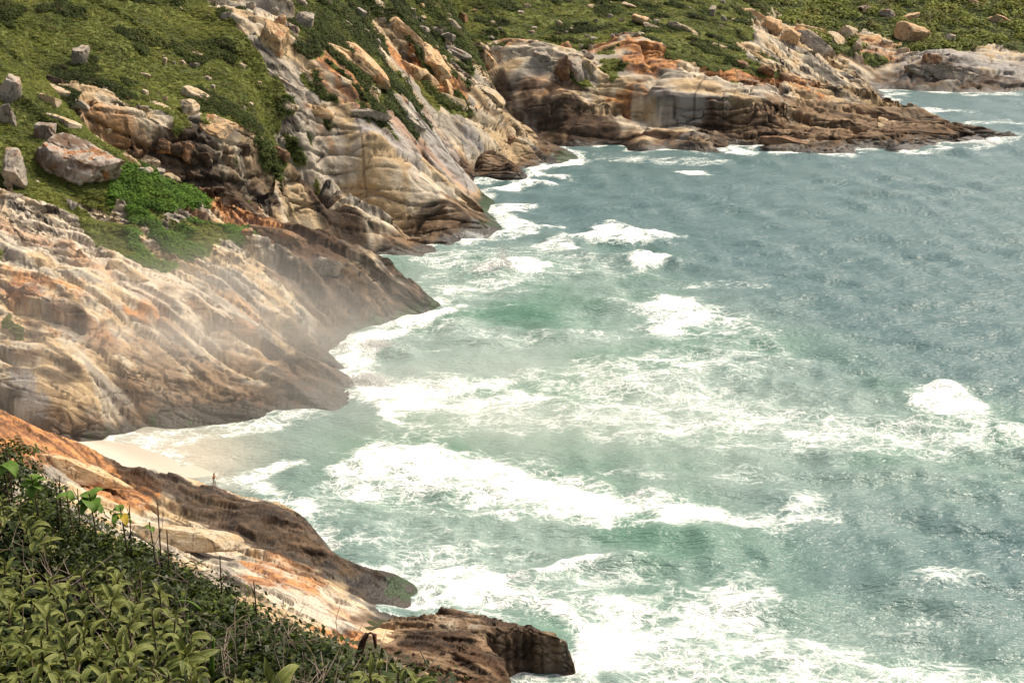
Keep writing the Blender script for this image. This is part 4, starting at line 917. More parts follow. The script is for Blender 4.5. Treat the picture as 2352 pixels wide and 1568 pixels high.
# above the dark hollow
B('rock_outcrop', 128, 186, 46, 18, 18, 'dark', 'dark thin slab on the left grass slope', 'rock', sub=3, flat=0.2)
B('rock_outcrop', 120, 212, 64, 26, 25, 'pale', 'pale slab with a grassy gap, beneath the dark thin slab', 'rock', sub=4, flat=0.2)
B('boulder', 112, 232, 56, 26, 20, 'pale', 'pale rounded rock under the slab on the left grass slope', sub=3)
B('rock_outcrop', 182, 243, 46, 22, 12, 'grey', 'grey roof-like block at the top of the dark hollow', 'rock', sub=4, flat=0.2)
B('boulder', 246, 302, 24, 16, 5, 'pale', 'small pale stone lodged in the dark hollow', sub=3)
B('rock_outcrop', 462, 236, 96, 30, 34, 'pale', 'large cream slab jutting from the grass above the cliff', 'rock', sub=4, flat=0.2)
B('rock_outcrop', 434, 253, 50, 34, 18, 'pale', 'cream wedge block with a scrub tuft, left of the large cream slab', 'rock', sub=4)
B('rock_outcrop', 366, 246, 110, 10, 27, 'pale', 'long thin ribbon of pale rock in the grass', 'rock', sub=4)
B('rock_outcrop', 500, 300, 92, 44, 24, 'orange', 'cream and orange layered nose of rock over the dark hollow', 'rock', sub=4, rough=0.14)
B('boulder', 553, 344, 60, 30, 10, 'dark', 'dark grey wedge of rock under the layered nose', sub=4)
B('boulder', 470, 358, 46, 26, 8, 'dark', 'grey wedge resting in front of the brown wall of the hollow', sub=4)
B('boulder', 426, 350, 46, 42, 30, 'brown', 'red-brown block in the wall of the hollow', sub=4)
B('boulder', 375, 340, 44, 36, 15, 'brown', 'brown block in the hollow, left of the red-brown one', sub=4)
B('boulder', 640, 356, 60, 30, 18, 'brown', 'brown rocks at the foot of the grass slope', sub=4)
# skyline of the grass slope
B('boulder', 526, 40, 50, 20, 4, 'grey', 'flat grey capstone balanced on the top of a slab', 'boulder', sub=4, sink=0.1, flat=0.1)
B('rock_outcrop', 559, 76, 98, 34, 44, 'pale', 'steep cream slab under the balanced capstone', 'rock', sub=4, flat=0.15)
B('boulder', 624, 98, 64, 88, 8, 'orange', 'big rounded orange boulder beside the steep cream slab', sub=5, rough=0.12)
B('boulder', 640, 54, 26, 36, 15, 'orange', 'orange block perched behind the big orange boulder', sub=3)
B('boulder', 577, 44, 18, 14, 20, 'pale', 'little pale stone uphill of the big orange boulder', sub=3)
B('boulder', 578, 13, 26, 20, 25, 'grey', 'grey boulder at the top edge, above the big orange boulder', sub=3)
B('boulder', 632, 28, 20, 20, 20, 'grey', 'small grey boulder near the top, right of the cream slab', sub=3)
B('boulder', 634, 4, 26, 18, 10, 'grey', 'grey boulder cut by the top edge', sub=3)
B('boulder', 700, 50, 46, 40, 35, 'grey', 'angular grey outcrop on the dark green slope near the top', sub=4, rough=0.14)
B('boulder', 692, 8, 30, 22, 30, 'grey', 'pale grey outcrop at the top edge over the angular one', sub=3)
# long slabs of the third headland
B('rock_outcrop', 650, 192, 130, 34, 33, 'grey', 'long grey slab running downhill right of the grass slope', 'rock', sub=5, flat=0.15, on='slab_headland')
B('rock_outcrop', 700, 182, 150, 20, 38, 'orange', 'narrow peach slab uphill of the long grey slab', 'rock', sub=4, on='slab_headland')
B('rock_outcrop', 718, 108, 66, 20, 12, 'grey', 'grey slab with a pale end, right of the big orange boulder', 'rock', sub=4)
B('rock_outcrop', 775, 128, 96, 26, 32, 'orange', 'peach slab with cracked top below the dark green slope', 'rock', sub=4)
B('rock_outcrop', 822, 162, 156, 36, 40, 'orange', 'broad orange slab dropping to a blunt brown end', 'rock', sub=5, on='slab_headland')
B('rock_outcrop', 830, 134, 140, 22, 47, 'orange', 'thin peach slab lying along the broad orange slab', 'rock', sub=4, on='slab_headland')
B('rock_outcrop', 660, 246, 60, 24, 26, 'pale', 'cream block at the right edge of the grass slope', 'rock', sub=4)
B('rock_outcrop', 735, 268, 88, 34, 28, 'orange', 'rust and cream ledge between grass slope and pale slabs', 'rock', sub=4)
B('rock_outcrop', 787, 192, 44, 28, 28, 'pale', 'cream block beneath the broad orange slab', 'rock', sub=4)
B('rock_outcrop', 850, 274, 98, 34, 16, 'grey', 'large square-ended grey block with a dark underside', 'rock', sub=5, flat=0.1, rough=0.06)
B('rock_outcrop', 930, 284, 110, 32, 36, 'grey', 'grey slab with a shadowed step, right of the square-ended block', 'rock', sub=4)
B('rock_outcrop', 852, 214, 72, 22, 28, 'pale', 'pale ledge above the square-ended grey block', 'rock', sub=4)
B('rock_outcrop', 938, 88, 130, 30, 42, 'orange', 'upper part of the great orange tongue of rock', 'rock', sub=5, on='slab_headland')
B('rock_outcrop', 1000, 164, 128, 46, 53, 'orange', 'lower part of the great orange tongue of rock', 'rock', sub=5, on='slab_headland')
B('rock_outcrop', 946, 166, 66, 34, 38, 'orange', 'ribbed orange block left of the great orange tongue', 'rock', sub=4)
B('rock_outcrop', 984, 194, 62, 34, 55, 'orange', 'orange buttress at the foot of the ribbed block', 'rock', sub=4)
B('rock_outcrop', 1024, 200, 72, 32, 60, 'orange', 'fluted orange buttress at the end of the tongue', 'rock', sub=4)
B('boulder', 828, 32, 28, 24, 20, 'grey', 'grey boulder in scrub near the top edge', sub=3)
B('rock_outcrop', 864, 16, 66, 26, 50, 'pale', 'pale slab dropping from the top edge to the tongue', 'rock', sub=4)
B('boulder', 878, 48, 17, 15, 10, 'grey', 'small stone at the head of the orange tongue', sub=3)
B('boulder', 893, 60, 20, 15, 20, 'grey', 'dark small stone touching the head of the orange tongue', sub=3)
B('rock_outcrop', 943, 44, 58, 24, 22, 'grey', 'grey slab, uphill end of the row of rocks right of the tongue', 'rock', sub=4)
B('boulder', 972, 71, 42, 22, 12, 'grey', 'second grey rock of the row right of the tongue', sub=3)
B('boulder', 1004, 74, 34, 17, 25, 'grey', 'third grey rock of the row right of the tongue', sub=3)
B('boulder', 1031, 86, 36, 16, 25, 'grey', 'lowest grey rock of the row right of the tongue', sub=3)
B('rock_outcrop', 1037, 62, 72, 24, 38, 'pale', 'cream slab leading up to a brown boulder on the ridge', 'rock', sub=4)
B('boulder', 1061, 44, 27, 32, 10, 'brown', 'brown pointed boulder sitting on the ridge', sub=4)
B('rock_outcrop', 1047, 126, 84, 26, 32, 'grey', 'grey slab with dark underside beside the tongue', 'rock', sub=4)
B('rock_outcrop', 1126, 148, 36, 52, -25, 'orange', 'peach block at the end of the ridge above the cliff', 'rock', sub=4)
B('rock_outcrop', 1040, 240, 78, 28, 20, 'pale', 'pale platform below the fluted buttress', 'rock', sub=4)
B('boulder', 1092, 252, 26, 18, 10, 'orange', 'rounded peach stone on the pale platform', sub=3)
B('rock_outcrop', 1133, 232, 76, 28, 52, 'pale', 'pale rib of rock dropping beside the brown cliff', 'rock', sub=4)
# pale slabs of the near shelf
B('rock_outcrop', 420, 1250, 270, 50, 15, 'pale', 'smooth cream slab below the dark ridge, upper one of two', 'rock', sub=5, rough=0.05, flat=0.1, on='near_ridge')
B('rock_outcrop', 900, 1500, 260, 72, 24, 'orange', 'bright orange ledge just above the shrubs, left of the shore block', 'rock', sub=5, rough=0.06, flat=0.1, on='near_ridge')
B('rock_outcrop', 180, 1092, 240, 50, 22, 'orange', 'cracked orange ledge beside the lime-green saplings', 'rock', sub=5, rough=0.08, on='near_ridge')
# second headland
B('rock_outcrop', 650, 549, 156, 40, 20, 'brown', 'brown cap of rock with a shadowed overhang on the misty headland', 'rock', sub=5, rough=0.13, on='misty_headland')
B('boulder', 745, 620, 78, 50, 14, 'grey', 'pale cracked boulder set in dark brown rock', sub=5, rough=0.12, on='misty_headland')
B('rock_outcrop', 552, 756, 104, 34, 12, 'brown', 'brown square-ended ledge in the misty slope', 'rock', sub=4, on='misty_headland')
B('rock_outcrop', 300, 640, 120, 40, 30, 'pale', 'cracked cream hump of rock on the misty slope', 'rock', sub=5, rough=0.06, on='misty_headland')
B('boulder', 568, 538, 34, 24, 25, 'brown', 'brown stone tucked beneath the green bush', sub=3)
# far headland
B('rock_outcrop', 1167, 125, 98, 26, 5, 'grey', 'long grey lip of rock along the cliff top', 'rock', sub=4, flat=0.1)
B('boulder', 1246, 136, 50, 36, 10, 'grey', 'grey block with a square notch on the cliff top', sub=4)
B('rock_outcrop', 1290, 172, 40, 68, -6, 'brown', 'upright brown pillar in the far cliff', 'rock', sub=4)
B('rock_outcrop', 1322, 172, 34, 62, -12, 'grey', 'upright grey pillar right of the brown pillar', 'rock', sub=4)
B('rock_outcrop', 1346, 168, 32, 62, -28, 'pale', 'leaning pale pillar at the top of the cliff gully', 'rock', sub=4)
for k, (x, y, w, h) in enumerate(sorted([(1336, 112, 17, 15), (1358, 112, 15, 16), (1341, 121, 18, 12), (1353, 128, 26, 14), (1348, 84, 14, 10), (1363, 91, 22, 14), (1300, 76, 12, 9), (1228, 66, 16, 8), (1330, 96, 14, 9), (1290, 92, 10, 8), (1245, 88, 10, 7)])):
    B('boulder', x, y, w, h, 8, 'grey', 'small grey boulder above the far cliff, %s from the left of its eleven' % ORD[k], group='boulders above the far cliff')
B('rock_outcrop', 1379, 27, 90, 13, 28, 'pale', 'long pale ribbon of rock on the far grass slope', 'rock', sub=4)
B('boulder', 1474, 48, 48, 20, 20, 'orange', 'peach outcrop of rocks below the pale ribbon', sub=4, rough=0.16)
B('boulder', 1447, 14, 38, 13, 20, 'pale', 'low pale outcrop close to the top edge', sub=3)
B('rock_outcrop', 1500, 66, 44, 16, 20, 'pale', 'pale ledge beneath the peach outcrop', 'rock', sub=3)
B('rock_outcrop', 1590, 82, 108, 20, 27, 'pale', 'cream sloping slab at the rim of the far grass', 'rock', sub=4)
B('boulder', 1638, 30, 18, 32, 5, 'grey', 'upright grey rock standing in the far grass', sub=3)
B('boulder', 1663, 44, 14, 16, 0, 'grey', 'square grey rock right of the upright one', sub=3)
B('rock_outcrop', 1742, 44, 116, 20, 32, 'orange', 'long orange ridge of rock, uphill end', 'rock', sub=4)
B('boulder', 1782, 66, 60, 36, 25, 'orange', 'orange ridge of rock, middle block', sub=4)
B('boulder', 1821, 92, 48, 42, 30, 'orange', 'rusty orange block ending the orange ridge', sub=4)
B('rock_outcrop', 1876, 106, 96, 38, 36, 'grey', 'smooth grey whaleback beside the rusty block', 'rock', sub=4)
B('rock_outcrop', 1926, 104, 66, 34, 48, 'pale', 'cream slab right of the grey whaleback', 'rock', sub=4)
B('boulder', 1946, 80, 42, 40, 30, 'pale', 'cream boulder at the head of the cream slab', sub=4)
B('boulder', 1973, 108, 24, 40, 18, 'pale', 'narrow cream boulder at the mouth of the gully', sub=4)
B('rock_outcrop', 1998, 38, 56, 28, 52, 'mottled', 'brownish slab high in the far bushes', 'rock', sub=4)
B('boulder', 2040, 34, 40, 20, 5, 'mottled', 'brownish block right of the slab in the far bushes', sub=3)
B('rock_outcrop', 2088, 51, 68, 24, -18, 'orange', 'orange slab pointing up to the right in far bushes', 'rock', sub=4)
B('boulder', 2108, 82, 92, 42, 15, 'orange', 'broad peach outcrop under the orange pointing slab', sub=4, rough=0.14)
B('boulder', 2078, 118, 34, 14, 5, 'pale', 'pale stone at the foot of the broad peach outcrop', sub=3)
B('boulder', 2040, 99, 28, 14, 10, 'pale', 'pale stone left of the broad peach outcrop', sub=3)
B('boulder', 2187, 89, 28, 17, 5, 'grey', 'grey stone right of the broad peach outcrop', sub=3)
B('rock_outcrop', 2266, 26, 84, 18, 32, 'orange', 'orange rib of rock near the top right corner', 'rock', sub=4)
B('rock_outcrop', 2302, 58, 96, 34, 25, 'orange', 'large peach slab at the right edge', 'rock', sub=4)
B('rock_outcrop', 2262, 80, 64, 16, 22, 'pale', 'pale low slab beneath the large peach slab', 'rock', sub=3)
B('rock_outcrop', 2180, 176, 170, 46, 5, 'grey', 'broad dark grey shore rock with a pale top', 'rock', sub=5, rough=0.22, on='far_shore', sink=0.6)
B('boulder', 2148, 138, 50, 26, 8, 'brown', 'rounded brown block on top of the far shore rocks', sub=4)
B('boulder', 1760, 167, 52, 28, 10, 'brown', 'rust-brown boulder on the far headland crest', sub=4)
B('boulder', 1706, 150, 40, 16, 15, 'brown', 'low brown rock left of the rust-brown boulder', sub=3)
B('boulder', 1812, 180, 44, 18, 12, 'brown', 'dark brown rock right of the rust-brown boulder', sub=3)
B('boulder', 1644, 332, 62, 30, 5, 'dark', 'dark boulder at the waterline of the far headland', sub=4, on='cliff_headland', sink=0.6)
B('rock_outcrop', 1820, 334, 130, 28, 6, 'brown', 'low brown ledge at the waterline of the far headland', 'rock', sub=4, on='cliff_headland', sink=0.5)
B('boulder', 1166, 322, 36, 20, 12, 'brown', 'brown stone at the foot of the far cliff cove', sub=3)
for k, (x, y, w, h) in enumerate(sorted([(415, 22, 11, 9), (374, 132, 9, 9), (377, 145, 13, 20), (398, 146, 9, 9), (418, 146, 20, 13), (444, 152, 26, 18), (451, 126, 34, 12), (331, 173, 28, 9), (332, 215, 17, 17), (379, 227, 12, 14), (477, 181, 20, 11), (489, 201, 12, 10), (478, 210, 17, 9), (555, 153, 26, 14), (595, 194, 16, 14), (630, 260, 14, 13), (452, 30, 6, 5), (480, 36, 6, 5), (545, 92, 8, 6), (330, 248, 22, 10), (575, 240, 14, 8), (556, 250, 20, 10)])):
    B('boulder', x, y, w, h, (k * 17) % 30, 'pale' if k % 3 else 'grey', 'small stone half buried in the near grass slope, %s from the left' % ORD[k], group='stones in the near grass slope', seed=k * 31 + 5)
rs_ = np.random.RandomState(12)
spots = []
while len(spots) < 26:
    x, y = rs_.uniform(1130, 1720), rs_.uniform(4, 100)
    if y < 88 - abs(x - 1430) * 0.06 and all(abs(x - p[0]) + abs(y - p[1]) > 22 for p in spots): spots.append((x, y))
for k, (x, y) in enumerate(sorted(spots)):
    s_ = rs_.uniform(5, 13)
    B('boulder', x, y, s_ * 1.4, s_, rs_.uniform(0, 25), ('pale', 'grey')[k % 2], 'tiny rock dotted on the far grass hillside, %s from the left' % ORD[k], group='rocks dotted on the far hillside', seed=k + 700)
spots = []
while len(spots) < 26:
    x, y = rs_.uniform(690, 1130), rs_.uniform(4, 130)
    if y < (x - 660) * 0.55 and all(abs(x - p[0]) + abs(y - p[1]) > 26 for p in spots): spots.append((x, y))
for k, (x, y) in enumerate(sorted(spots)):
    s_ = rs_.uniform(7, 16)
    B('boulder', x, y, s_ * 1.5, s_, rs_.uniform(10, 45), ('pale', 'grey', 'orange')[k % 3], 'small rock in dark scrub between the orange slabs, %s from the left' % ORD[k], group='rocks among the dark scrub', seed=k + 900)
# ------------------------------------------------------------------ low scrub and grass on the hillsides
def leaf_material(name, cols, trans=0.25, patch=0.05, rough=0.75):
    N = NT(name); b = N.b
    info = N.n.new('ShaderNodeObjectInfo')
    pt = N.noise(N.co(), patch, 4, 0.65, 0.3)
    c = N.mix(N.ramp(pt, 0.36, 0.50), cols[0], cols[1])
    c = N.mix(N.ramp(pt, 0.52, 0.64), c, cols[2])
    c = N.mix(N.ramp(info.outputs['Random'], 0.80, 0.95, 0.0, 0.75), c, cols[3])
    v = N.ramp(N.math('FRACT', N.math('MULTIPLY', info.outputs['Random'], 7.31)), 0.0, 1.0, 0.70, 1.30)
    n = N.n.new('ShaderNodeVectorMath'); n.operation = 'SCALE'; N.l.new(c, n.inputs[0]); N.l.new(v, n.inputs['Scale'])
    N.l.new(n.outputs[0], b.inputs['Base Color'])
    b.inputs['Roughness'].default_value = rough; b.inputs['Specular IOR Level'].default_value = 0.2
    tr = N.n.new('ShaderNodeBsdfTranslucent'); N.l.new(n.outputs[0], tr.inputs['Color'])
    mx = N.n.new('ShaderNodeMixShader'); mx.inputs[0].default_value = trans
    N.l.new(b.outputs[0], mx.inputs[1]); N.l.new(tr.outputs[0], mx.inputs[2])
    N.l.new(mx.outputs[0], N.n['Material Output'].inputs['Surface'])
    return N.m
def leaf_cloud(name, n, rx, rz, size, seed, up=1.1, dome=True, narrow=0.45):
    """n small leaf-shaped faces spread through a low dome"""
    r = np.random.RandomState(seed)
    d = r.randn(n, 3); d /= np.linalg.norm(d, axis=1)[:, None]; d[:, 2] = np.abs(d[:, 2])
    rad = r.uniform(0.55, 1.0, n)[:, None]
    lob = 0.75 + 0.45 * np.sin(3 * np.arctan2(d[:, 1], d[:, 0]) + seed)[:, None] * 0.5
    p = d * rad * np.array([rx, rx, rz]) * lob
    nr = d * 0.9 + r.randn(n, 3) * 0.5 + np.array([0, 0, up]); nr /= np.linalg.norm(nr, axis=1)[:, None]
    t = np.cross(nr, r.randn(n, 3)); t /= np.linalg.norm(t, axis=1)[:, None]
    q = np.cross(nr, t)
    s = (size * r.uniform(0.6, 1.4, n))[:, None]
    V = np.stack([p - t * s, p + q * s * narrow, p + t * s, p - q * s * narrow], 1).reshape(-1, 3)
    F = np.arange(4 * n).reshape(n, 4)
    return mesh_np(name, V, F, False)
GREENS = ((0.095, 0.118, 0.024), (0.165, 0.190, 0.035), (0.250, 0.255, 0.052), (0.165, 0.128, 0.052))
GREENS_DARK = ((0.036, 0.052, 0.013), (0.060, 0.082, 0.018), (0.100, 0.120, 0.026), (0.085, 0.062, 0.028))
GREENS_RICH = ((0.055, 0.115, 0.016), (0.085, 0.165, 0.020), (0.12, 0.20, 0.026), (0.08, 0.12, 0.02))
def scatter_object(name, label, cat, P_, scl, clumps, seed):
    r = np.random.RandomState(seed)
    me = bpy.data.meshes.new(name); n = len(P_)
    me.vertices.add(n); me.vertices.foreach_set('co', np.asarray(P_, np.float32).ravel())
    attr(me, 'scl', scl); attr(me, 'rotz', r.uniform(0, 6.28, n))
    ai = me.attributes.new('pick', 'INT', 'POINT'); ai.data.foreach_set('value', r.randint(0, len(clumps), n).astype(np.int32))
    o = new_obj(name, me); tag(o, label, cat, kind='stuff')
    coll = bpy.data.collections.new(name + '_tufts')
    for c in clumps: coll.objects.link(c)
    ng = bpy.data.node_groups.new(name, 'GeometryNodeTree')
    ng.interface.new_socket('Geometry', in_out='INPUT', socket_type='NodeSocketGeometry')
    ng.interface.new_socket('Geometry', in_out='OUTPUT', socket_type='NodeSocketGeometry')
    nn, ll = ng.nodes, ng.links
    gi, go = nn.new('NodeGroupInput'), nn.new('NodeGroupOutput')
    ci = nn.new('GeometryNodeCollectionInfo'); ci.inputs['Collection'].default_value = coll
    ci.inputs['Separate Children'].default_value = True; ci.inputs['Reset Children'].default_value = True
    iop = nn.new('GeometryNodeInstanceOnPoints'); iop.inputs['Pick Instance'].default_value = True
    def named(nm, t):
        a = nn.new('GeometryNodeInputNamedAttribute'); a.data_type = t; a.inputs['Name'].default_value = nm; return a.outputs[0]
    cx = nn.new('ShaderNodeCombineXYZ'); ll.new(named('rotz', 'FLOAT'), cx.inputs['Z'])
    m2p = nn.new('GeometryNodeMeshToPoints')
    ll.new(gi.outputs[0], m2p.inputs['Mesh']); ll.new(m2p.outputs[0], iop.inputs['Points'])
    ll.new(ci.outputs[0], iop.inputs['Instance']); ll.new(named('pick', 'INT'), iop.inputs['Instance Index'])
    ll.new(cx.outputs[0], iop.inputs['Rotation']); ll.new(named('scl', 'FLOAT'), iop.inputs['Scale'])
    ll.new(iop.outputs[0], go.inputs[0])
    md = o.modifiers.new('tufts', 'NODES'); md.node_group = ng
    return o
def clump_set(name, mat, k, n, rx, rz, size):
    out = []
    for i in range(k):
        me = leaf_cloud(name, int(n * (0.7 + 0.2 * i)), rx * (0.8 + 0.15 * i), rz * (0.75 + 0.2 * (i % 3)), size, i * 13 + len(name))
        me.materials.append(mat); out.append(bpy.data.objects.new(name, me))
    return out
LEAF_G, LEAF_D, LEAF_R = leaf_material('scrub_leaves', GREENS), leaf_material('dark_scrub_leaves', GREENS_DARK), leaf_material('rich_bush_leaves', GREENS_RICH, patch=0.2)
def to_px(Pn):
    dz = Pn[:, 2] - CAMZ
    f = Pn[:, 1] * CP - dz * SP; u = Pn[:, 1] * SP + dz * CP
    return 1176 + FPX * Pn[:, 0] / f, 784 - FPX * u / f
def veg_points(name, count, seed):
    L = LOBES[name]; V, F, vg = L['V'], L['F'], L['att']['veg']
    c = V[F].mean(1); px, py = to_px(c)
    ok = (vg[F].mean(1) > 0.62) & (px > -120) & (px < 2480) & (py > -60) & (py < 1600)
    F = F[ok]; c = c[ok]
    e1, e2 = V[F[:, 2]] - V[F[:, 0]], V[F[:, 3]] - V[F[:, 1]]
    nrm = np.cross(e1, e2); A = 0.5 * np.linalg.norm(nrm, axis=1)
    view = c - np.array([0, 0, CAMZ]); dist = np.linalg.norm(view, axis=1)
    w = A / dist ** 2                                       # even cover at every distance
    r = np.random.RandomState(seed)
    k = r.choice(len(F), count, p=w / w.sum())
    uv = r.rand(count, 2)
    q = V[F[k]]
    p = (q[:, 0] * ((1 - uv[:, :1]) * (1 - uv[:, 1:])) + q[:, 1] * (uv[:, :1] * (1 - uv[:, 1:])) + q[:, 2] * (uv[:, :1] * uv[:, 1:]) + q[:, 3] * ((1 - uv[:, :1]) * uv[:, 1:]))
    return p, dist[k]
rr_ = np.random.RandomState(3)
for name, cnt, lab, mats in (
    ('misty_headland', 15000, 'low green scrub and grass on the near left slope', (LEAF_G, LEAF_R)),
    ('slab_headland', 34000, 'short grass and scrub covering the steep left hillside', (LEAF_G, LEAF_D)),
    ('cliff_headland', 15000, 'grass and scrub on the hillside above the far cliff', (LEAF_G, LEAF_D)),
    ('far_shore', 9000, 'dense bushes covering the farthest hillside', (LEAF_D, LEAF_G))):
    p, dist = veg_points(name, cnt, 5)
    px, py = to_px(p)
    patch = fbm(p[:, 0] / 16, p[:, 1] / 16, 900, 3)
    dark = (patch > 0.24)
    if name == 'slab_headland': dark |= (px > 660) & (patch > -0.3)
    if name == 'misty_headland': dark = (px > 250) & (py > 380) & (patch > -0.25)
    s = dist / 300.0 * rr_.uniform(0.55, 1.25, cnt) * np.where(dark, 1.25, 0.9)
    if name == 'far_shore': s *= np.where(patch > 0.0, 1.9, 1.1)
    if name == 'misty_headland': s *= np.where(dark, 1.35, 1.0)
    kind = 'grass_and_scrub'
    scatter_object(kind, lab, 'scrub', p[~dark], s[~dark], clump_set('tuft', mats[0], 4, 46, 0.66, 0.27, 0.12), 7)
    scatter_object(kind, lab.replace('scrub', 'darker scrub').replace('dense bushes', 'paler bushes'), 'scrub', p[dark], s[dark], clump_set('shrublet', mats[1], 4, 60, 0.75, 0.70, 0.15), 8)
# ------------------------------------------------------------------ beach in the cove
def simple_mat(name, col, rough=0.8, col2=None, scale=3.0, bump=0.0, spec=0.3):
    N = NT(name); b = N.b
    nz = N.noise(N.co(), scale, 4, 0.6)
    N.l.new(N.mix(N.ramp(nz, 0.35, 0.65), col, col2 or tuple(0.8 * v for v in col)), b.inputs['Base Color'])
    b.inputs['Roughness'].default_value = rough; b.inputs['Specular IOR Level'].default_value = spec
    if bump: N.l.new(N.bump(nz, bump, 0.6), b.inputs['Normal'])
    return N.m
bf = RBF(pts((60, 1085, 2.4), (100, 1050, 1.6), (160, 1020, 1.0), (190, 1012, 0.7), (216, 1003, 0.12), (325, 1024, 0.12), (385, 1050, 0.12), (425, 1084, 0.12), (470, 1108, 0.1), (180, 1070, 1.2), (260, 1065, 0.8), (320, 1090, 0.7), (440, 1010, -0.6), (500, 1055, -0.5), (560, 1100, -0.5), (600, 1000, -2.2), (330, 970, -0.6), (250, 985, -0.2), (700, 1100, -2.5), (400, 1140, 0.6), (500, 1140, -0.2)), 2.0, 0.3)
q = [P(30, 960, z=0), P(30, 1120, z=0), P(760, 960, z=0), P(760, 1160, z=0)]
xs = np.linspace(min(v[0] for v in q), max(v[0] for v in q), 90); ys = np.linspace(min(v[1] for v in q), max(v[1] for v in q), 90)
bX, bY = np.meshgrid(xs, ys, indexing='ij')
bZ = bf(bX, bY) + 0.03 * fbm(bX / 4, bY / 4, 5, 2)
idx = np.arange(90 * 90).reshape(90, 90)
F = np.stack([idx[:-1, :-1], idx[1:, :-1], idx[1:, 1:], idx[:-1, 1:]], -1).reshape(-1, 4)
me = mesh_np('beach', np.stack([bX, bY, bZ], -1).reshape(-1, 3), F)
N = NT('wet_and_dry_sand'); nz = N.noise(N.co(), 2.0, 4, 0.6)
dry = N.ramp(N.math('ADD', N.pos_z(), N.math('MULTIPLY', N.math('SUBTRACT', nz, 0.5), 0.5)), 0.25, 0.9)
N.l.new(N.mix(dry, (0.53, 0.45, 0.365), (0.60, 0.52, 0.43)), N.b.inputs['Base Color'])
N.l.new(N.ramp(dry, 0.0, 1.0, 0.35, 0.95), N.b.inputs['Roughness']); N.l.new(N.bump(nz, 0.05, 0.4), N.b.inputs['Normal'])
me.materials.append(N.m)
tag(new_obj('beach', me), kind='structure')

# ------------------------------------------------------------------ the hillside the photographer stands on
SIL = [(-200, 900), (0, 1010), (60, 1095), (120, 1135), (200, 1178), (260, 1218), (330, 1252), (400, 1280), (450, 1305), (500, 1335), (560, 1375), (640, 1412), (720, 1452), (790, 1492), (860, 1515), (930, 1535), (1010, 1575)]
def fore_D(x, y):
    """distance of the shrub tops seen at (x, y)"""
    return 4.6 + (1568 - y) / 308.0 * 2.5 - 0.0006 * max(x, 0)
base_pts = []
for x in range(-300, 1001, 130):
    for y in (1050, 1150, 1260, 1380, 1500, 1640):
        sy = np.interp(x, [p[0] for p in SIL], [p[1] for p in SIL])
        if y > sy - 30:
            p = P(x, y, D=fore_D(x, y)); base_pts.append((p[0], p[1], p[2] - 0.62))
base_pts += [(0, 0, 73.3), (-4, 0, 73.9), (4, 0, 72.6), (0, -6, 74.2), (-6, -6, 75.0), (6, -6, 73.4), (1.5, 3, 71.6), (3, 5, 69.5), (2, 8, 68.2), (6, 8, 66), (-7, 6, 72.4), (-9, 11, 70.0)]
for x, y, z in [(-14, 13, 69), (-9, 15, 66), (-5, 14, 65.5), (-2, 13, 65.5), (1, 13, 65), (6, 14, 63), (-25, 30, 58), (-12, 30, 55), (0, 30, 52), (12, 30, 48), (-50, 60, 46), (-25, 60, 36), (0, 60, 31), (20, 60, 24), (-60, 100, 34), (-35, 100, 22), (-10, 100, 12), (8, 100, 6), (20, 100, -3), (30, 80, 2), (-65, 135, 22), (-40, 135, 10), (-20, 132, 4.5), (-5, 128, 1.5), (5, 122, -1), (15, 125, -4), (-30, 160, -1), (-60, 165, 4), (0, 150, -5)]:
    base_pts.append((x, y, z))
hf = RBF(base_pts, 1.0, 0.05)
us = np.linspace(0, 1, 120); yy = -8 + 158 * us ** 1.9
gx = np.linspace(-1, 1, 110); 
hY, hU = np.meshgrid(yy, gx, indexing='ij')
hX = -14 - 0.02 * hY + hU * (10 + 0.34 * np.maximum(hY, 0)) + 9 * (1 - np.clip(hY / 40, 0, 1)) 
hZ = hf(hX, hY) + 0.05 * fbm(hX * 2, hY * 2, 61, 3) + 0.5 * fbm(hX / 9, hY / 9, 62, 3) * sstep(16, 40, hY)
idx = np.arange(hX.size).reshape(hX.shape)
F = np.stack([idx[:-1, :-1], idx[:-1, 1:], idx[1:, 1:], idx[1:, :-1]], -1).reshape(-1, 4)
me = mesh_np('near_hillside', np.stack([hX, hY, hZ], -1).reshape(-1, 3), F)
me.materials.append(simple_mat('leaf_litter_soil', (0.030, 0.024, 0.014), 0.95, (0.045, 0.052, 0.016), 1.2, 0.1))
tag(new_obj('near_hillside', me), kind='structure')

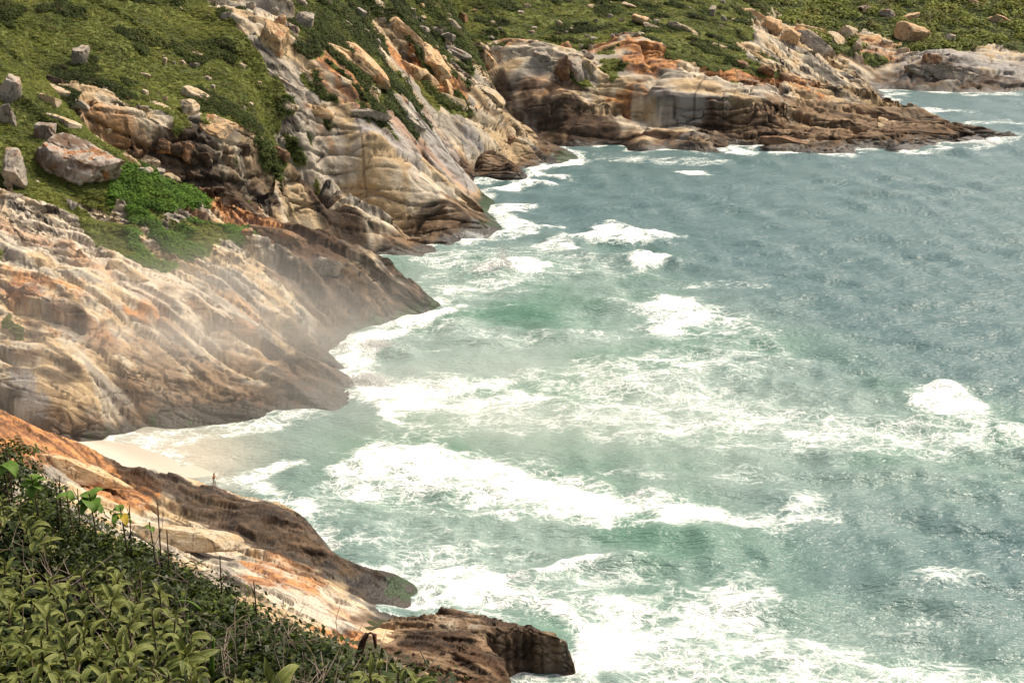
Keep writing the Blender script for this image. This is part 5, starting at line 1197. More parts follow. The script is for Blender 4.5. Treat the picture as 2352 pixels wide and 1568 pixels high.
# ------------------------------------------------------------------ shrubs beside the photographer
def leaf_shape(name, L_, W, curl, fold, seg=7, power=0.75, wave=0.0):
    V, E, F = [], [], []
    x = z = 0.0; ang = 0.25
    for i in range(seg + 1):
        u = i / seg
        w = W * max(math.sin(math.pi * (u ** power)), 0.0) ** 0.85 * 0.5
        for v in (-1, -0.5, 0, 0.5, 1):
            off = fold * abs(v) * w + wave * math.sin(u * 9 + v) * w * abs(v)
            V.append((x - math.sin(ang) * off, v * w * 0.95, z + math.cos(ang) * off)); E.append(abs(v))
        ang -= curl / seg * (0.5 + u)
        x += math.cos(ang) * L_ / seg; z += math.sin(ang) * L_ / seg
    for i in range(seg):
        for k in range(4):
            a = i * 5 + k
            F.append((a, a + 5, a + 6, a + 1))
    me = mesh_np(name, V, F); attr(me, 'edge', E)
    return me
def big_leaf_material(name, top, edge, alt, trans=0.28):
    N = NT(name); b = N.b
    info = N.n.new('ShaderNodeObjectInfo'); rnd = info.outputs['Random']
    e = N.at('edge')
    c = N.mix(rnd, top, alt)
    vein = N.noise(N.co(), 55.0, 2, 0.5)
    c = N.mix(N.ramp(vein, 0.4, 0.7, 0.0, 0.35), c, tuple(0.6 * v for v in top))
    c = N.mix(N.ramp(e, 0.72, 1.0, 0.0, 0.75), c, edge)
    c = N.mix(N.ramp(e, 0.0, 0.16, 0.55, 0.0), c, edge)
    N.l.new(c, b.inputs['Base Color'])
    b.inputs['Roughness'].default_value = 0.62; b.inputs['Specular IOR Level'].default_value = 0.3
    tr = N.n.new('ShaderNodeBsdfTranslucent'); N.l.new(c, tr.inputs['Color'])
    mx = N.n.new('ShaderNodeMixShader'); mx.inputs[0].default_value = trans
    N.l.new(b.outputs[0], mx.inputs[1]); N.l.new(tr.outputs[0], mx.inputs[2])
    N.l.new(mx.outputs[0], N.n['Material Output'].inputs['Surface'])
    return N.m
SAGE = big_leaf_material('sage_leaf', (0.070, 0.098, 0.018), (0.30, 0.29, 0.08), (0.165, 0.185, 0.042), 0.25)
LIME = big_leaf_material('lime_leaf', (0.105, 0.20, 0.026), (0.16, 0.26, 0.05), (0.15, 0.24, 0.035), 0.4)
GLOSS = leaf_material('glossy_dark_leaves', ((0.016, 0.026, 0.006), (0.030, 0.046, 0.008), (0.12, 0.145, 0.018), (0.03, 0.055, 0.01)), 0.2, 16.0, 0.45)  # bright lime patches are leaf highlights put into the colour
FILL = leaf_material('shaded_inner_sage_leaves', ((0.016, 0.026, 0.008), (0.026, 0.040, 0.012), (0.042, 0.055, 0.018), (0.020, 0.028, 0.010)), 0.2, 5.0)  # darker copy of the sage leaves, gap shade put into the colour
TWIG = simple_mat('dry_grey_twig', (0.12, 0.085, 0.06), 0.9, (0.26, 0.21, 0.165), 9.0)
STEM = simple_mat('brown_stem', (0.075, 0.050, 0.032), 0.9, (0.12, 0.09, 0.05), 12.0)
STALK = simple_mat('dark_dead_stalk', (0.045, 0.026, 0.018), 0.9, (0.09, 0.05, 0.032), 14.0)
def tubes(name, paths, sides=4):
    """paths: list of (points, r0, r1)"""
    V, F = [], []
    for pl, r0, r1 in paths:
        n = len(pl); b0 = len(V)
        for i, p in enumerate(pl):
            p = Vector(p); t = (Vector(pl[min(i + 1, n - 1)]) - Vector(pl[max(i - 1, 0)])).normalized()
            u = t.orthogonal().normalized(); w = t.cross(u)
            r = r0 + (r1 - r0) * i / max(n - 1, 1)
            for k in range(sides):
                a = 2 * math.pi * k / sides
                V.append(p + (u * math.cos(a) + w * math.sin(a)) * r)
        for i in range(n - 1):
            for k in range(sides):
                a, c = b0 + i * sides + k, b0 + i * sides + (k + 1) % sides
                F.append((a, c, c + sides, a + sides))
    return mesh_np(name, [tuple(v) for v in V], F)
def empty(name, loc):
    o = bpy.data.objects.new(name, None); COL.objects.link(o); o.location = loc; o.empty_display_size = 0.1
    return o
def ground_h(x, y): return float(hf(np.array([x]), np.array([y]))[0])
R = random.Random(8)
SAGE_LEAVES = []
for k in range(7):
    me = leaf_shape('leaf', 1.0, 0.27 + 0.05 * (k % 3), 0.9 + 0.26 * k, 0.25 + 0.12 * (k % 4), 7, 0.8); me.materials.append(SAGE); SAGE_LEAVES.append(me)
def inside(x, y, poly):
    c = False
    for (x0, y0), (x1, y1) in zip(poly, poly[1:] + poly[:1]):
        if (y0 > y) != (y1 > y) and x < (x1 - x0) * (y - y0) / (y1 - y0) + x0: c = not c
    return c
ZS = [(-90, 1250), (20, 1285), (150, 1330), (220, 1290), (330, 1310), (385, 1370), (410, 1430), (440, 1500), (470, 1580), (480, 1640), (-90, 1640)]
shoots = []
tries = 0
while tries < 4000 and len(shoots) < 115:
    tries += 1
    x, y = R.uniform(-80, 520), R.uniform(1200, 1640)
    if inside(x, y, ZS) and all(math.hypot(x - a, (y - b) * 1.1) > 40 for a, b in shoots): shoots.append((x, y))
shoots += [(40, 1175), (5, 1150), (60, 1215), (870, 1520), (915, 1545), (955, 1565), (850, 1550), (620, 1500 + 60), (560, 1565)]
# neighbours belong to one shrub
centres = [(0, 1290), (120, 1330), (250, 1310), (360, 1340), (20, 1420), (150, 1440), (290, 1430), (410, 1460), (40, 1560), (190, 1570), (330, 1560), (460, 1580), (20, 1180), (900, 1540), (590, 1560)]
sage_label = {
 0: 'sage-green leafy shrub at the left edge, upper one', 1: 'sage-green shrub with drooping leaves below the grey twigs', 2: 'tallest sage-green shrub, nearest the dark small-leaved bushes',
 3: 'sage-green shrub at the right end of the upper row', 4: 'sage-green shrub at the left edge, middle height', 5: 'sage-green shrub in the centre of the leafy patch',
 6: 'sage-green shrub with long hanging leaves, right of centre of the patch', 7: 'sage-green shrub beside the tangle of grey twigs', 8: 'sage-green shrub in the bottom left corner',
 9: 'sage-green shrub at the bottom edge, second from the left', 10: 'sage-green shrub at the bottom edge, third from the left', 11: 'sage-green shrub at the bottom edge, farthest right of the leafy patch',
 12: 'yellowish leafy shrub high on the left edge by the stalks', 13: 'small broad-leaved shrub at the bottom edge over the orange rock', 14: 'few sage leaves among the twigs at the bottom edge'}
byc = {}
for s_ in shoots:
    k = min(range(len(centres)), key=lambda i: math.hypot(s_[0] - centres[i][0], s_[1] - centres[i][1]))
    byc.setdefault(k, []).append(s_)
for k, ss in sorted(byc.items()):
    tops = [Vector(P(x, y, D=fore_D(x, y) + R.uniform(-0.15, 0.15))) for x, y in ss]
    c = sum(tops, Vector()) / len(tops)
    gz = ground_h(c.x, c.y)
    root = empty('leafy_shrub', (c.x, c.y, gz)); rl = root.location.copy()
    tag(root, sage_label[k], 'shrub', 'sage-green shrubs beside the photographer')
    stems = []
    for top in tops:
        foot = Vector((c.x + (top.x - c.x) * 0.4, c.y + (top.y - c.y) * 0.4, gz))
        mid = foot.lerp(top, 0.55) + Vector((R.uniform(-.05, .05), R.uniform(-.05, .05), 0.03))
        st = new_obj('stem', tubes('stem', [([foot - rl, mid - rl, top - rl], 0.009, 0.004)], 5), root); st.data.materials.append(STEM)
        ax = (top - mid).normalized()
        ax = (ax + Vector((R.uniform(-.7, .7), R.uniform(-.8, .3), 0.4))).normalized()
        nl = R.randint(12, 17); az0 = R.uniform(0, 6.28)
        u = ax.orthogonal().normalized(); w = ax.cross(u)
        for i in range(nl):
            f = i / (nl - 1)
            az = az0 + i * 2.4
            el = -0.2 + 1.25 * f ** 1.3 + R.uniform(-0.3, 0.3)
            d = ((u * math.cos(az) + w * math.sin(az)) * math.cos(el) + ax * math.sin(el)).normalized()
            side = ax.cross(d).normalized(); nrm = d.cross(side).normalized()
            Lf = (0.185 - 0.105 * f) * R.uniform(0.55, 1.15)
            pos = top - ax * (0.20 * (1 - f)) - rl
            o = new_obj('leaf', SAGE_LEAVES[R.randrange(7)], st)
            M = Matrix((d, side, nrm)).transposed().to_4x4()
            o.matrix_local = Matrix.Translation(pos) @ M @ Matrix.Diagonal((Lf, Lf, Lf, 1))
    # dense inner leaves, coloured dark for the shade in the gaps
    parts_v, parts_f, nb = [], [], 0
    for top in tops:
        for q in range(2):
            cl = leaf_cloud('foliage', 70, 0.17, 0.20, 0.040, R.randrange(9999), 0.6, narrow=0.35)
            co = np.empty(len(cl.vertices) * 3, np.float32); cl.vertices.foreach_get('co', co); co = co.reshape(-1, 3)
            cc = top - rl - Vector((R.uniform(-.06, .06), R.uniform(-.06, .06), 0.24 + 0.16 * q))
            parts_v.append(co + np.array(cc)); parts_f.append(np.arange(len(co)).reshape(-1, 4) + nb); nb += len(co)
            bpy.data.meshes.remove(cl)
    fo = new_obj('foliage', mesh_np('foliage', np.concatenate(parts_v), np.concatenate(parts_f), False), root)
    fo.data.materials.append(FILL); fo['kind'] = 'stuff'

# dark small-leaved bushes along the edge
def bush(name, x, y, D, rad, hgt, n, leaf, mat, label, group, seed, narrow=0.55):
    top = Vector(P(x, y, D=D))
    gz = min(ground_h(top.x, top.y), top.z - hgt)
    root = empty(name, (top.x, top.y, gz)); tag(root, label, 'bush', group)
    r = np.random.RandomState(seed)
    hz = top.z - gz
    lobes = [(0, 0, hz - hgt * 0.55, 1.0)] + [(r.uniform(-.8, .8) * rad, r.uniform(-.6, .6) * rad, hz - hgt * r.uniform(0.5, 0.95), r.uniform(0.5, 0.8)) for _ in range(4)]
    vv, ff, nb = [], [], 0
    for i, (lx, ly, lz, s) in enumerate(lobes):
        cl = leaf_cloud('foliage', int(n * (0.34 if i == 0 else 0.165)), rad * s, hgt * 0.62 * s, leaf, seed * 7 + i, 0.5, narrow=narrow)
        co = np.empty(len(cl.vertices) * 3, np.float32); cl.vertices.foreach_get('co', co); co = co.reshape(-1, 3)
        vv.append(co + np.array((lx, ly, lz))); ff.append(np.arange(len(co)).reshape(-1, 4) + nb); nb += len(co)
        bpy.data.meshes.remove(cl)
    fo = new_obj('foliage', mesh_np('foliage', np.concatenate(vv), np.concatenate(ff), False), root); fo.data.materials.append(mat); fo['kind'] = 'stuff'
    br = []
    for i in range(9):
        a = r.uniform(0, 6.28); e = Vector((math.cos(a) * rad * r.uniform(.3, .9), math.sin(a) * rad * r.uniform(.3, .9), hz - hgt * r.uniform(.2, .7)))
        br.append(([Vector((0, 0, -0.03)), e * 0.5 + Vector((r.uniform(-.04, .04), 0, 0.05)), e], 0.007, 0.002))
    bo = new_obj('branch', tubes('branch', br, 4), root); bo.data.materials.append(STEM)
    return root
where = ['at the left edge below the stalks', 'left of the first lime sapling', 'under the first lime sapling', 'between the first two lime saplings', 'under the second lime sapling', 'under the third lime sapling', 'right of the third lime sapling',
         'below the tall bare stalk', 'where the pale slab first shows', 'under the pale slab', 'below the dark ridge of rock', 'halfway along the row', 'just past halfway along the row', 'in front of the orange patch of slab', 'by the twiggy tuft on the slab',
         'below the lower pale slab', 'left of the speckled slab', 'under the speckled slab', 'near the right end of the row', 'left of the curled brown blade', 'at the right end of the row']
sx_, sy_ = [p[0] for p in SIL], [p[1] for p in SIL]
k = 0
for x in np.linspace(-20, 960, 21):
    y = float(np.interp(x, sx_, sy_)) + 8
    D = fore_D(x, y) + 0.55
    bush('dark_bush', x, y, D, 0.27 + 0.05 * R.random(), 0.36, 1900, 0.017, GLOSS, 'dark glossy bush ' + where[k] + ' on the slope edge', 'dark bushes along the slope edge', 40 + k)
    k += 1
low = [(60, 1190), (150, 1225), (250, 1255), (330, 1300), (420, 1335), (480, 1385), (540, 1430), (610, 1460), (690, 1500), (760, 1535), (830, 1560), (560, 1500), (640, 1545)]
for i, (x, y) in enumerate(low):
    bush('dark_bush', x, y + 10, fore_D(x, y) + 0.25, 0.25, 0.28, 1300, 0.0165, GLOSS, 'dark low bush in the second row, %s of thirteen from the left' % ['first', 'second', 'third', 'fourth', 'fifth', 'sixth', 'seventh', 'eighth', 'ninth', 'tenth', 'eleventh', 'twelfth', 'last'][i], 'dark bushes behind the leafy shrubs', 90 + i)
# dry twig tangles
tang = [(505, 1440, 'over the dark bushes right of the sage shrubs'), (640, 1500, 'among the dark bushes above the bottom edge'), (720, 1520, 'near the right end of the dark bushes'), (445, 1375, 'touching the dark bushes at mid slope'), (40, 1238, 'at the left edge above the sage shrubs'), (130, 1245, 'left of centre above the sage shrubs'), (215, 1272, 'touching the tallest sage shrub'), (320, 1285, 'at the top right of the sage shrubs'), (400, 1345, 'right of the upper sage shrubs'),
        (470, 1420, 'in the dark gap beside the sage shrubs'), (530, 1475, 'in the middle of the lower slope'), (600, 1520, 'on the lower slope near the bottom edge'), (680, 1545, 'at the bottom edge under the speckled slab'), (520, 1555, 'at the bottom edge beside the last sage shrub'), (770, 1560, 'at the bottom edge near the brown blade'), (590, 1440, 'rising over the dark bushes')]
for i, (x, y, w) in enumerate(tang):
    top = Vector(P(x, y - 40, D=fore_D(x, y) - 0.3)); gz = ground_h(top.x, top.y)
    root_z = min(gz, top.z - 0.25)
    paths = []
    for b in range(24):
        a = R.uniform(0, 6.28); p = Vector((R.uniform(-.10, .10), R.uniform(-.10, .10), 0.0)); d = Vector((math.cos(a) * 0.5, math.sin(a) * 0.5, R.uniform(0.5, 1.2))).normalized()
        L_ = (top.z - root_z) * R.uniform(0.7, 1.05); pl = [p.copy()]
        for s_ in range(6):
            d = (d + Vector((R.uniform(-.75, .75), R.uniform(-.75, .75), R.uniform(-.6, .2)))).normalized(); p = p + d * L_ / 6; pl.append(p.copy())
            if s_ > 1:
                for t_ in range(2):
                    e = (d + Vector((R.uniform(-1, 1), R.uniform(-1, 1), R.uniform(-.5, .8)))).normalized(); p2 = p + e * R.uniform(.05, .13)
                    paths.append(([p.copy(), p2, p2 + (e + Vector((R.uniform(-.5, .5), R.uniform(-.5, .5), R.uniform(-.4, .4)))) * R.uniform(.03, .09)], 0.0022, 0.0011))
        paths.append((pl, 0.0055 * R.uniform(.6, 1.3), 0.0018))
    o = new_obj('twig_tangle', tubes('twig_tangle', paths, 4)); o.data.materials.append(TWIG); o.location = (top.x, top.y, root_z)
    tag(o, 'tangle of dry grey twigs ' + w, 'twigs', 'dry twig tangles in the shrubs')
# lime-green saplings with hanging leaves
LIME_LEAVES = []
for k in range(4):
    me = leaf_shape('leaf', 1.0, 0.62 + 0.08 * k, 1.3 + 0.35 * k, 0.30, 8, 0.62, 0.10); me.materials.append(LIME); LIME_LEAVES.append(me)
YLEAF = leaf_shape('leaf', 1.0, 0.55, 1.5, 0.3, 8, 0.62, 0.1); YLEAF.materials.append(big_leaf_material('yellow_leaf', (0.50, 0.34, 0.03), (0.5, 0.38, 0.08), (0.55, 0.38, 0.04), 0.4))
sap = [(72, 1095, 44, 7, 'lime-green sapling with drooping leaves, left of the row'), (205, 1135, 54, 9, 'largest lime-green sapling with drooping broad leaves'), (276, 1166, 42, 6, 'lime-green sapling with hanging leaves and one yellow leaf'), (343, 1200, 24, 3, 'smallest lime-green sapling with round leaves'), (4, 1062, 52, 8, 'lime-green leaves cut by the left edge'), (150, 1122, 34, 4, 'dull green sapling between the two larger ones')]
for i, (x, y, h, nl, lab) in enumerate(sap):
    D = fore_D(x, y + 60) + 0.45
    top = Vector(P(x, y - 2, D=D)); gz = ground_h(top.x, top.y)
    root = empty('sapling', (top.x, top.y, min(gz, top.z - 0.5))); tag(root, lab, 'sapling', 'lime-green saplings on the slope edge')
    hz = top.z - root.location.z
    st = new_obj('stem', tubes('stem', [([(0, 0, 0), (0.02, 0.01, hz * 0.55), (0, 0, hz)], 0.008, 0.004)], 6), root); st.data.materials.append(STEM)
    sz = h * D / FPX * 1.05
    for j in range(nl):
        az = j * 2.4 + i; el = R.uniform(-0.35, 0.45)
        d = Vector((math.cos(az) * math.cos(el), math.sin(az) * math.cos(el), math.sin(el))); side = Vector((0, 0, 1)).cross(d).normalized(); nrm = d.cross(side)
        o = new_obj('leaf', YLEAF if i == 2 and j == 4 else LIME_LEAVES[j % 4], st)
        o.matrix_local = Matrix.Translation((0, 0, hz - 0.03 - 0.35 * sz * (j % 3) / 2)) @ Matrix((d, side, nrm)).transposed().to_4x4() @ Matrix.Diagonal((sz * R.uniform(.75, 1.05),) * 3 + (1,))
# bare stalks
st_list = [(12, 1010, 1090, 'two bare dark stalks cut by the left edge, left one'), (22, 1045, 1100, 'thin dark stalk right of the tall one at the left edge'), (128, 1100, 1160, 'slanting bare stalk left of the largest sapling'), (136, 1092, 1160, 'bare stalk crossing the slanting one'), (178, 1122, 1170, 'short bare stalk at the foot of the largest sapling'), (297, 1160, 1225, 'reddish bare stalk beside the sapling with the yellow leaf'), (362, 1155, 1250, 'tall bare stalk standing alone before the pale slab'), (383, 1216, 1262, 'short bare stalk right of the tall lone stalk'), (505, 1275, 1335, 'bare stalk in front of the broken slab'), (583, 1335, 1385, 'bare forked stalk over the dark bushes')]
for i, (x, y0, y1, lab) in enumerate(st_list):
    D = fore_D(x, y1) + 0.5
    a, b = Vector(P(x, y0, D=D)), Vector(P(x + R.uniform(-8, 8), y1 + 40, D=D))
    b.z = min(b.z, ground_h(b.x, b.y))
    m_ = a.lerp(b, 0.5) + Vector((R.uniform(-.02, .02), 0, 0))
    paths = [([b - b, m_ - b, a - b], 0.008, 0.003)]
    for f in (0.55, 0.75, 0.9): 
        p = (a - b) * f; paths.append(([p, p + Vector((R.uniform(-.05, .05), R.uniform(-.03, .03), .06))], 0.003, 0.0015))
    o = new_obj('bare_stalk', tubes('bare_stalk', paths, 5)); o.data.materials.append(STALK); o.location = b
    tag(o, lab, 'stalk', 'bare stalks on the slope edge')
# curled brown blade over the orange rock
D = 6.8
a, b = Vector(P(840, 1452, D=D)), Vector(P(820, 1520, D=D))
gz = min(ground_h(b.x, b.y), b.z)
pl = [Vector((0, 0, gz - b.z)), Vector((0, 0, 0)), (a - b) * 0.7, (a - b) + Vector((0.01, 0, 0.0)), (a - b) + Vector((0.045, 0, -0.01)), (a - b) + Vector((0.05, 0, -0.09))]
V, F = [], []
for i, p in enumerate(pl):
    w = (0.02, 0.022, 0.018, 0.013, 0.010, 0.003)[i]
    V += [tuple(p + Vector((-w, 0.004, 0))), tuple(p + Vector((0, -0.008, 0))), tuple(p + Vector((w, 0.004, 0)))]
for i in range(len(pl) - 1):
    for k in (0, 1): q = i * 3 + k; F.append((q, q + 1, q + 4, q + 3))
me = mesh_np('dry_blade', V, F); me.materials.append(simple_mat('dry_brown_blade', (0.09, 0.035, 0.018), 0.7, (0.05, 0.022, 0.014), 20.0))
o = new_obj('dry_blade', me); o.location = b; md = o.modifiers.new('thickness', 'SOLIDIFY'); md.thickness = 0.004
tag(o, 'curled brown dry blade standing before the orange rock', 'leaf')
# strap leaves among the twigs
for i, (x, y, dx, dy, lab) in enumerate([(432, 1405, -8, 90, 'upright green strap leaf in the dark gap'), (492, 1465, -6, 90, 'broken pale green strap leaf at the bottom edge'), (400, 1385, 60, 16, 'arching green strap leaf over the twigs')]):
    D = fore_D(x, y) - 0.1
    a, b = Vector(P(x, y, D=D)), Vector(P(x + dx, y + dy, D=D))
    V, F = [], []
    for s_ in range(7):
        f = s_ / 6; p = (a - b) * f + Vector((0, 0, 0.03 * math.sin(f * 3.1))); w = 0.011 * (1 - f) ** 0.5 + 0.001
        V += [tuple(p + Vector((-w, 0.003, 0))), tuple(p + Vector((0, -0.003, 0))), tuple(p + Vector((w, 0.003, 0)))]
    for s_ in range(6):
        for k in (0, 1): q = s_ * 3 + k; F.append((q, q + 1, q + 4, q + 3))
    me = mesh_np('strap_leaf', V, F); me.materials.append(LIME); o = new_obj('strap_leaf', me); o.location = b
    md = o.modifiers.new('thickness', 'SOLIDIFY'); md.thickness = 0.002
    tag(o, lab, 'leaf')
# ------------------------------------------------------------------ the walker and the bird
def skin_body(name, verts, edges, radii, root=0, sub=2):
    me = bpy.data.meshes.new(name); me.from_pydata(verts, edges, [])
    o = new_obj(name, me)
    md = o.modifiers.new('skin', 'SKIN'); md.use_smooth_shade = True
    sv = me.skin_vertices[0].data if len(me.skin_vertices) else None
    if sv is None:
        me.attributes.new('skin', 'FLOAT2', 'POINT') if False else None
        bm = bmesh.new(); bm.from_mesh(me); bm.verts.layers.skin.verify(); bm.to_mesh(me); bm.free(); sv = me.skin_vertices[0].data
    for i, r in enumerate(radii):
        sv[i].radius = (r, r) if not isinstance(r, tuple) else r
        sv[i].use_root = (i == root)
    sb = o.modifiers.new('smooth', 'SUBSURF'); sb.levels = sub; sb.render_levels = sub
    return o
skin_m = simple_mat('tanned_skin', (0.45, 0.23, 0.12), 0.55, (0.40, 0.19, 0.10), 6.0)
V = [(0, 0, .95), (0, 0, 1.12), (.015, 0, 1.33), (.02, 0, 1.44), (.035, 0, 1.52), (.055, 0, 1.60), (.075, 0, 1.68), (.115, 0, 1.625)]
Rr = [(.14, .12), (.135, .105), (.16, .11), (.10, .08), (.055, .055), (.075, .085), (.085, .085), (.022, .022)]
E = [(0, 1), (1, 2), (2, 3), (3, 4), (4, 5), (5, 6), (5, 7)]
def chain(start, pts_, rad):
    prev = start
    for p, r in zip(pts_, rad):
        V.append(p); Rr.append(r); E.append((prev, len(V) - 1)); prev = len(V) - 1
    return prev
for sy, arm in ((-1, [(0.0, -.19, 1.42), (-.07, -.235, 1.15), (-.06, -.245, .93)]), (1, [(0.03, .19, 1.42), (.07, .24, 1.15), (.24, .22, 1.00)])):
    w = chain(3, arm, [.062, .045, .031])
    a = Vector(V[w]); d = (a - Vector(arm[1])).normalized()
    palm = chain(w, [tuple(a + d * .07)], [.034])
    b_ = Vector(V[palm])
    for k in range(4): chain(palm, [tuple(b_ + d * .045 + Vector((.014 * (k - 1.5), 0, 0))), tuple(b_ + d * (.085 - .008 * abs(k - 1.3)) + Vector((.012 * (k - 1.5) + .01, sy * -.012, 0)))], [.010, .008])
    chain(w, [tuple(a + d * .05 + Vector((.035, 0, 0))), tuple(a + d * .09 + Vector((.045, 0, 0)))], [.012, .009])
for leg in ([(0.01, .09, .86), (.10, .09, .50), (.07, .09, .09), (.20, .095, .035)], [(-.01, -.09, .86), (-.04, -.09, .50), (-.20, -.09, .13), (-.10, -.095, .035)]):
    chain(0, leg, [.10, .065, .045, .035])
d_ = ray(493, 1112); th_ = math.atan2(d_[0], d_[1]); i_ = int(round((th_ - TH[0]) / (TH[1] - TH[0])))
j_ = [j for j in range(NR) if 160 < RR[j] < 186]
jc = max(j_, key=lambda j: (HEIGHT['near_ridge'][i_, j] - CAMZ) / RR[j])        # the crest of the ridge
foot = Vector((RR[jc] * math.sin(TH[i_]), RR[jc] * math.cos(TH[i_]), HEIGHT['near_ridge'][i_, jc]))
person = skin_body('person', V, E, Rr, 0)
person.data.materials.append(skin_m)
person.location = foot + Vector((0, -0.1, 0.0)); person.rotation_euler = (0, 0, math.radians(-12))
tag(person, 'bare-chested person in pale blue shorts walking along the dark rock crest', 'person')
V2 = [(0, 0, .98), (0, 0, .88), (.015, .095, .78), (.07, .095, .58), (-.01, -.095, .78), (-.03, -.095, .58)]
sh = skin_body('shorts', V2, [(0, 1), (1, 2), (2, 3), (1, 4), (4, 5)], [(.155, .13), (.16, .14), .125, .115, .125, .115], 0)
sh.parent = person; sh.data.materials.append(simple_mat('pale_blue_shorts', (0.42, 0.70, 0.74), 0.8, (0.62, 0.78, 0.66), 14.0))
hr = skin_body('hair', [(.045, 0, 1.66), (.06, 0, 1.735), (.02, 0, 1.60)], [(0, 1), (0, 2)], [(.088, .092), (.07, .08), (.06, .07)], 0)
hr.parent = person; hr.data.materials.append(simple_mat('black_hair', (0.018, 0.013, 0.010), 0.7))
bp = ground_at(1122, 530, 'slab_headland')
bird = skin_body('bird', [(0, 0, .30), (.16, 0, .34), (.24, 0, .48), (.30, 0, .60), (.38, 0, .61), (-.22, 0, .24), (.02, .05, .14), (.02, .05, 0), (.02, -.05, .14), (.02, -.05, 0)],
                 [(0, 1), (1, 2), (2, 3), (3, 4), (0, 5), (0, 6), (6, 7), (0, 8), (8, 9)], [.14, .11, .055, .06, .012, .04, .022, .012, .022, .012], 0)
bird.data.materials.append(simple_mat('white_plumage', (0.8, 0.8, 0.76), 0.8)); bird.location = bp + Vector((0, -0.3, -0.03)); bird.scale = (1.15,) * 3
tag(bird, 'white bird standing on the mossy tip of the slab headland', 'bird')

# ------------------------------------------------------------------ drifting spray over the cove: soft-edged bank of fine droplets
def mist_bank(name, label, cx, cy, cz, rx, ry, rz, dens, rot):
    V_, F_ = ICO[3]
    me = mesh_np(name, V_ * 1.0, F_)
    o = new_obj(name, me); o.location = (cx, cy, cz); o.scale = (rx, ry, rz); o.rotation_euler = (0, 0, rot)
    m = bpy.data.materials.new(name); m.use_nodes = True; nt = m.node_tree; nt.nodes.clear()
    out = nt.nodes.new('ShaderNodeOutputMaterial'); pv = nt.nodes.new('ShaderNodeVolumePrincipled')
    pv.inputs['Color'].default_value = (0.98, 0.95, 0.90, 1); pv.inputs['Anisotropy'].default_value = 0.35
    tc = nt.nodes.new('ShaderNodeTexCoord'); ln = nt.nodes.new('ShaderNodeVectorMath'); ln.operation = 'LENGTH'
    nt.links.new(tc.outputs['Object'], ln.inputs[0])
    mr = nt.nodes.new('ShaderNodeMapRange'); mr.interpolation_type = 'SMOOTHERSTEP'
    nt.links.new(ln.outputs['Value'], mr.inputs[0]); mr.inputs[1].default_value = 0.98; mr.inputs[2].default_value = 0.1; mr.inputs[3].default_value = 0.0; mr.inputs[4].default_value = dens
    nz = nt.nodes.new('ShaderNodeTexNoise'); nt.links.new(tc.outputs['Object'], nz.inputs['Vector']); nz.inputs['Scale'].default_value = 2.6; nz.inputs['Detail'].default_value = 2
    m2 = nt.nodes.new('ShaderNodeMapRange'); nt.links.new(nz.outputs['Fac'], m2.inputs[0]); m2.inputs[1].default_value = 0.35; m2.inputs[2].default_value = 0.68; m2.inputs[3].default_value = 0.15; m2.inputs[4].default_value = 1.5
    mu = nt.nodes.new('ShaderNodeMath'); mu.operation = 'MULTIPLY'; nt.links.new(mr.outputs[0], mu.inputs[0]); nt.links.new(m2.outputs[0], mu.inputs[1])
    nt.links.new(mu.outputs[0], pv.inputs['Density']); nt.links.new(pv.outputs[0], out.inputs['Volume'])
    me.materials.append(m)
    tag(o, label, 'mist', kind='stuff')
    return o
S.cycles.volume_step_rate = 2.5
S.cycles.volume_max_steps = 64
mist_bank('sea_mist', 'pale sea mist drifting over the second headland', -56, 216, 13, 62, 48, 18, 0.018, 0.1)
mist_bank('sea_mist', 'thin bright mist over the breaking waves of the cove', -2, 200, 5, 66, 44, 9, 0.018, -0.15)

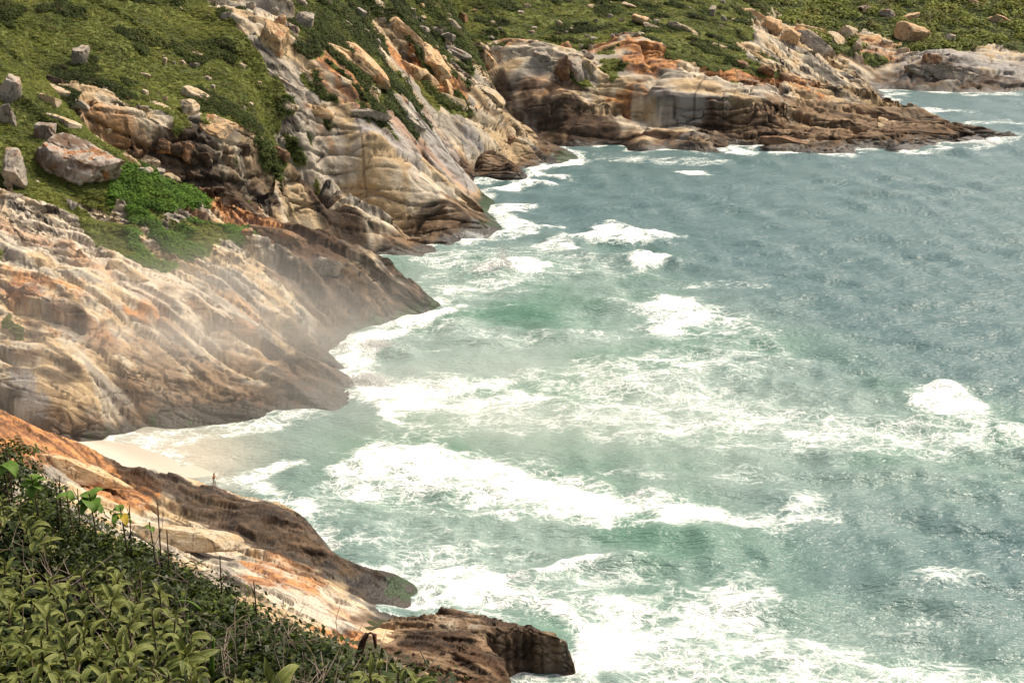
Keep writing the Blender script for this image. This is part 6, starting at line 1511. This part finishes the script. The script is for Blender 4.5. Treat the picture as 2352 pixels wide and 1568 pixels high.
# plumes of spray: countless drops thrown up where waves collide
DROP = simple_mat('white_spray_drops', (0.90, 0.89, 0.87), 0.9, (0.84, 0.85, 0.84), 1.0)
DN = DROP.node_tree; tb = DN.nodes.new('ShaderNodeBsdfTranslucent'); tb.inputs['Color'].default_value = (0.9, 0.9, 0.88, 1); ms = DN.nodes.new('ShaderNodeMixShader'); ms.inputs[0].default_value = 0.5
DN.links.new(DN.nodes['Principled BSDF'].outputs[0], ms.inputs[1]); DN.links.new(tb.outputs[0], ms.inputs[2]); DN.links.new(ms.outputs[0], DN.nodes['Material Output'].inputs['Surface'])
def spray(label, x, y, w, h, n, seed, lean=0.5):
    r = np.random.RandomState(seed); c = P(x, y, z=0)
    u = r.beta(1.2, 2.2, n); a = r.randn(n) * (1 - 0.55 * u) * 0.42
    px = a * w + lean * u * w * 0.5 + 0.12 * w * np.sin(5 * u + a * 6); pz = u * h * (1 - 0.5 * np.abs(a)) ; py = r.randn(n) * 0.22 * w * (1 - 0.4 * u)
    p = np.stack([c[0] + px, c[1] + py, np.maximum(pz, 0.05)], 1)
    sz = r.uniform(0.05, 0.20, n) * (1.25 - 0.7 * u)
    nr = r.randn(n, 3) * 0.5 + np.array([0.2, -0.4, 1.0]); nr /= np.linalg.norm(nr, axis=1)[:, None]
    t = np.cross(nr, r.randn(n, 3)); t /= np.linalg.norm(t, axis=1)[:, None]; q_ = np.cross(nr, t)
    sz = sz[:, None]
    V_ = np.stack([p - t * sz, p + q_ * sz * 0.7, p + t * sz, p - q_ * sz * 0.7, p + nr * sz * 0.35], 1).reshape(-1, 3)
    k = np.arange(n)[:, None] * 5
    F_ = np.concatenate([k + np.array(f) for f in ((0, 1, 4), (1, 2, 4), (2, 3, 4), (3, 0, 4), (0, 3, 1), (1, 3, 2))])
    me = mesh_np('sea_spray', V_, F_); me.materials.append(DROP)
    tag(new_obj('sea_spray', me), label, 'spray', kind='stuff')
spray('plume of white spray thrown up by two colliding waves', 1140, 628, 8.5, 7.0, 2600, 1)
spray('low white spray along the foot of the misty headland', 850, 800, 7.0, 2.0, 2600, 2, 0.2)
spray('white spray where surf strikes the rounded tip of the misty headland', 838, 880, 6.0, 2.2, 2600, 3, 0.2)
spray('white spray at the mossy tip of the slab headland', 1080, 545, 6.0, 1.8, 1400, 4, -0.2)
spray('spray at the point of the far headland', 2262, 332, 9.0, 2.2, 900, 7, 0.2)
spray('spray behind the low spur', 1215, 375, 8.0, 2.2, 1200, 8, 0.2)
# scrub on the rest of the photographer's hillside, beside and below the shrubs
r9 = np.random.RandomState(77)
def hill_points(n, y0, y1, x0, x1):
    y = y0 + (y1 - y0) * r9.rand(n) ** 1.3
    x = -0.02 * y + (x0 + (x1 - x0) * r9.rand(n)) * (1 + 0.35 * np.maximum(y, 0) / 10.0)
    return np.stack([x, y, hf(x, y)], 1)
q9 = hill_points(5200, -3, 13, -9.0, 0.0)
q9 = q9[q9[:, 0] < -0.40 * np.maximum(q9[:, 1], 0) - 1.1]
scatter_object('grass_and_scrub', 'knee-high dark scrub on the photographer hillside beyond the left edge', 'scrub', q9, r9.uniform(0.28, 0.6, len(q9)), clump_set('hill_tuft', LEAF_D, 4, 90, 0.6, 0.8, 0.09), 9)
q9 = hill_points(9000, 14, 112, -12.0, 2.0)
px9, py9 = to_px(q9 + np.array([0, 0, 0.8]))
q9 = q9[py9 > np.interp(px9, sx_, sy_) + 70]
scatter_object('grass_and_scrub', 'dark scrub on the hidden slope below the foreground shrubs', 'scrub', q9, r9.uniform(0.5, 1.0, len(q9)), clump_set('slope_tuft', LEAF_D, 4, 70, 0.8, 0.7, 0.14), 10)
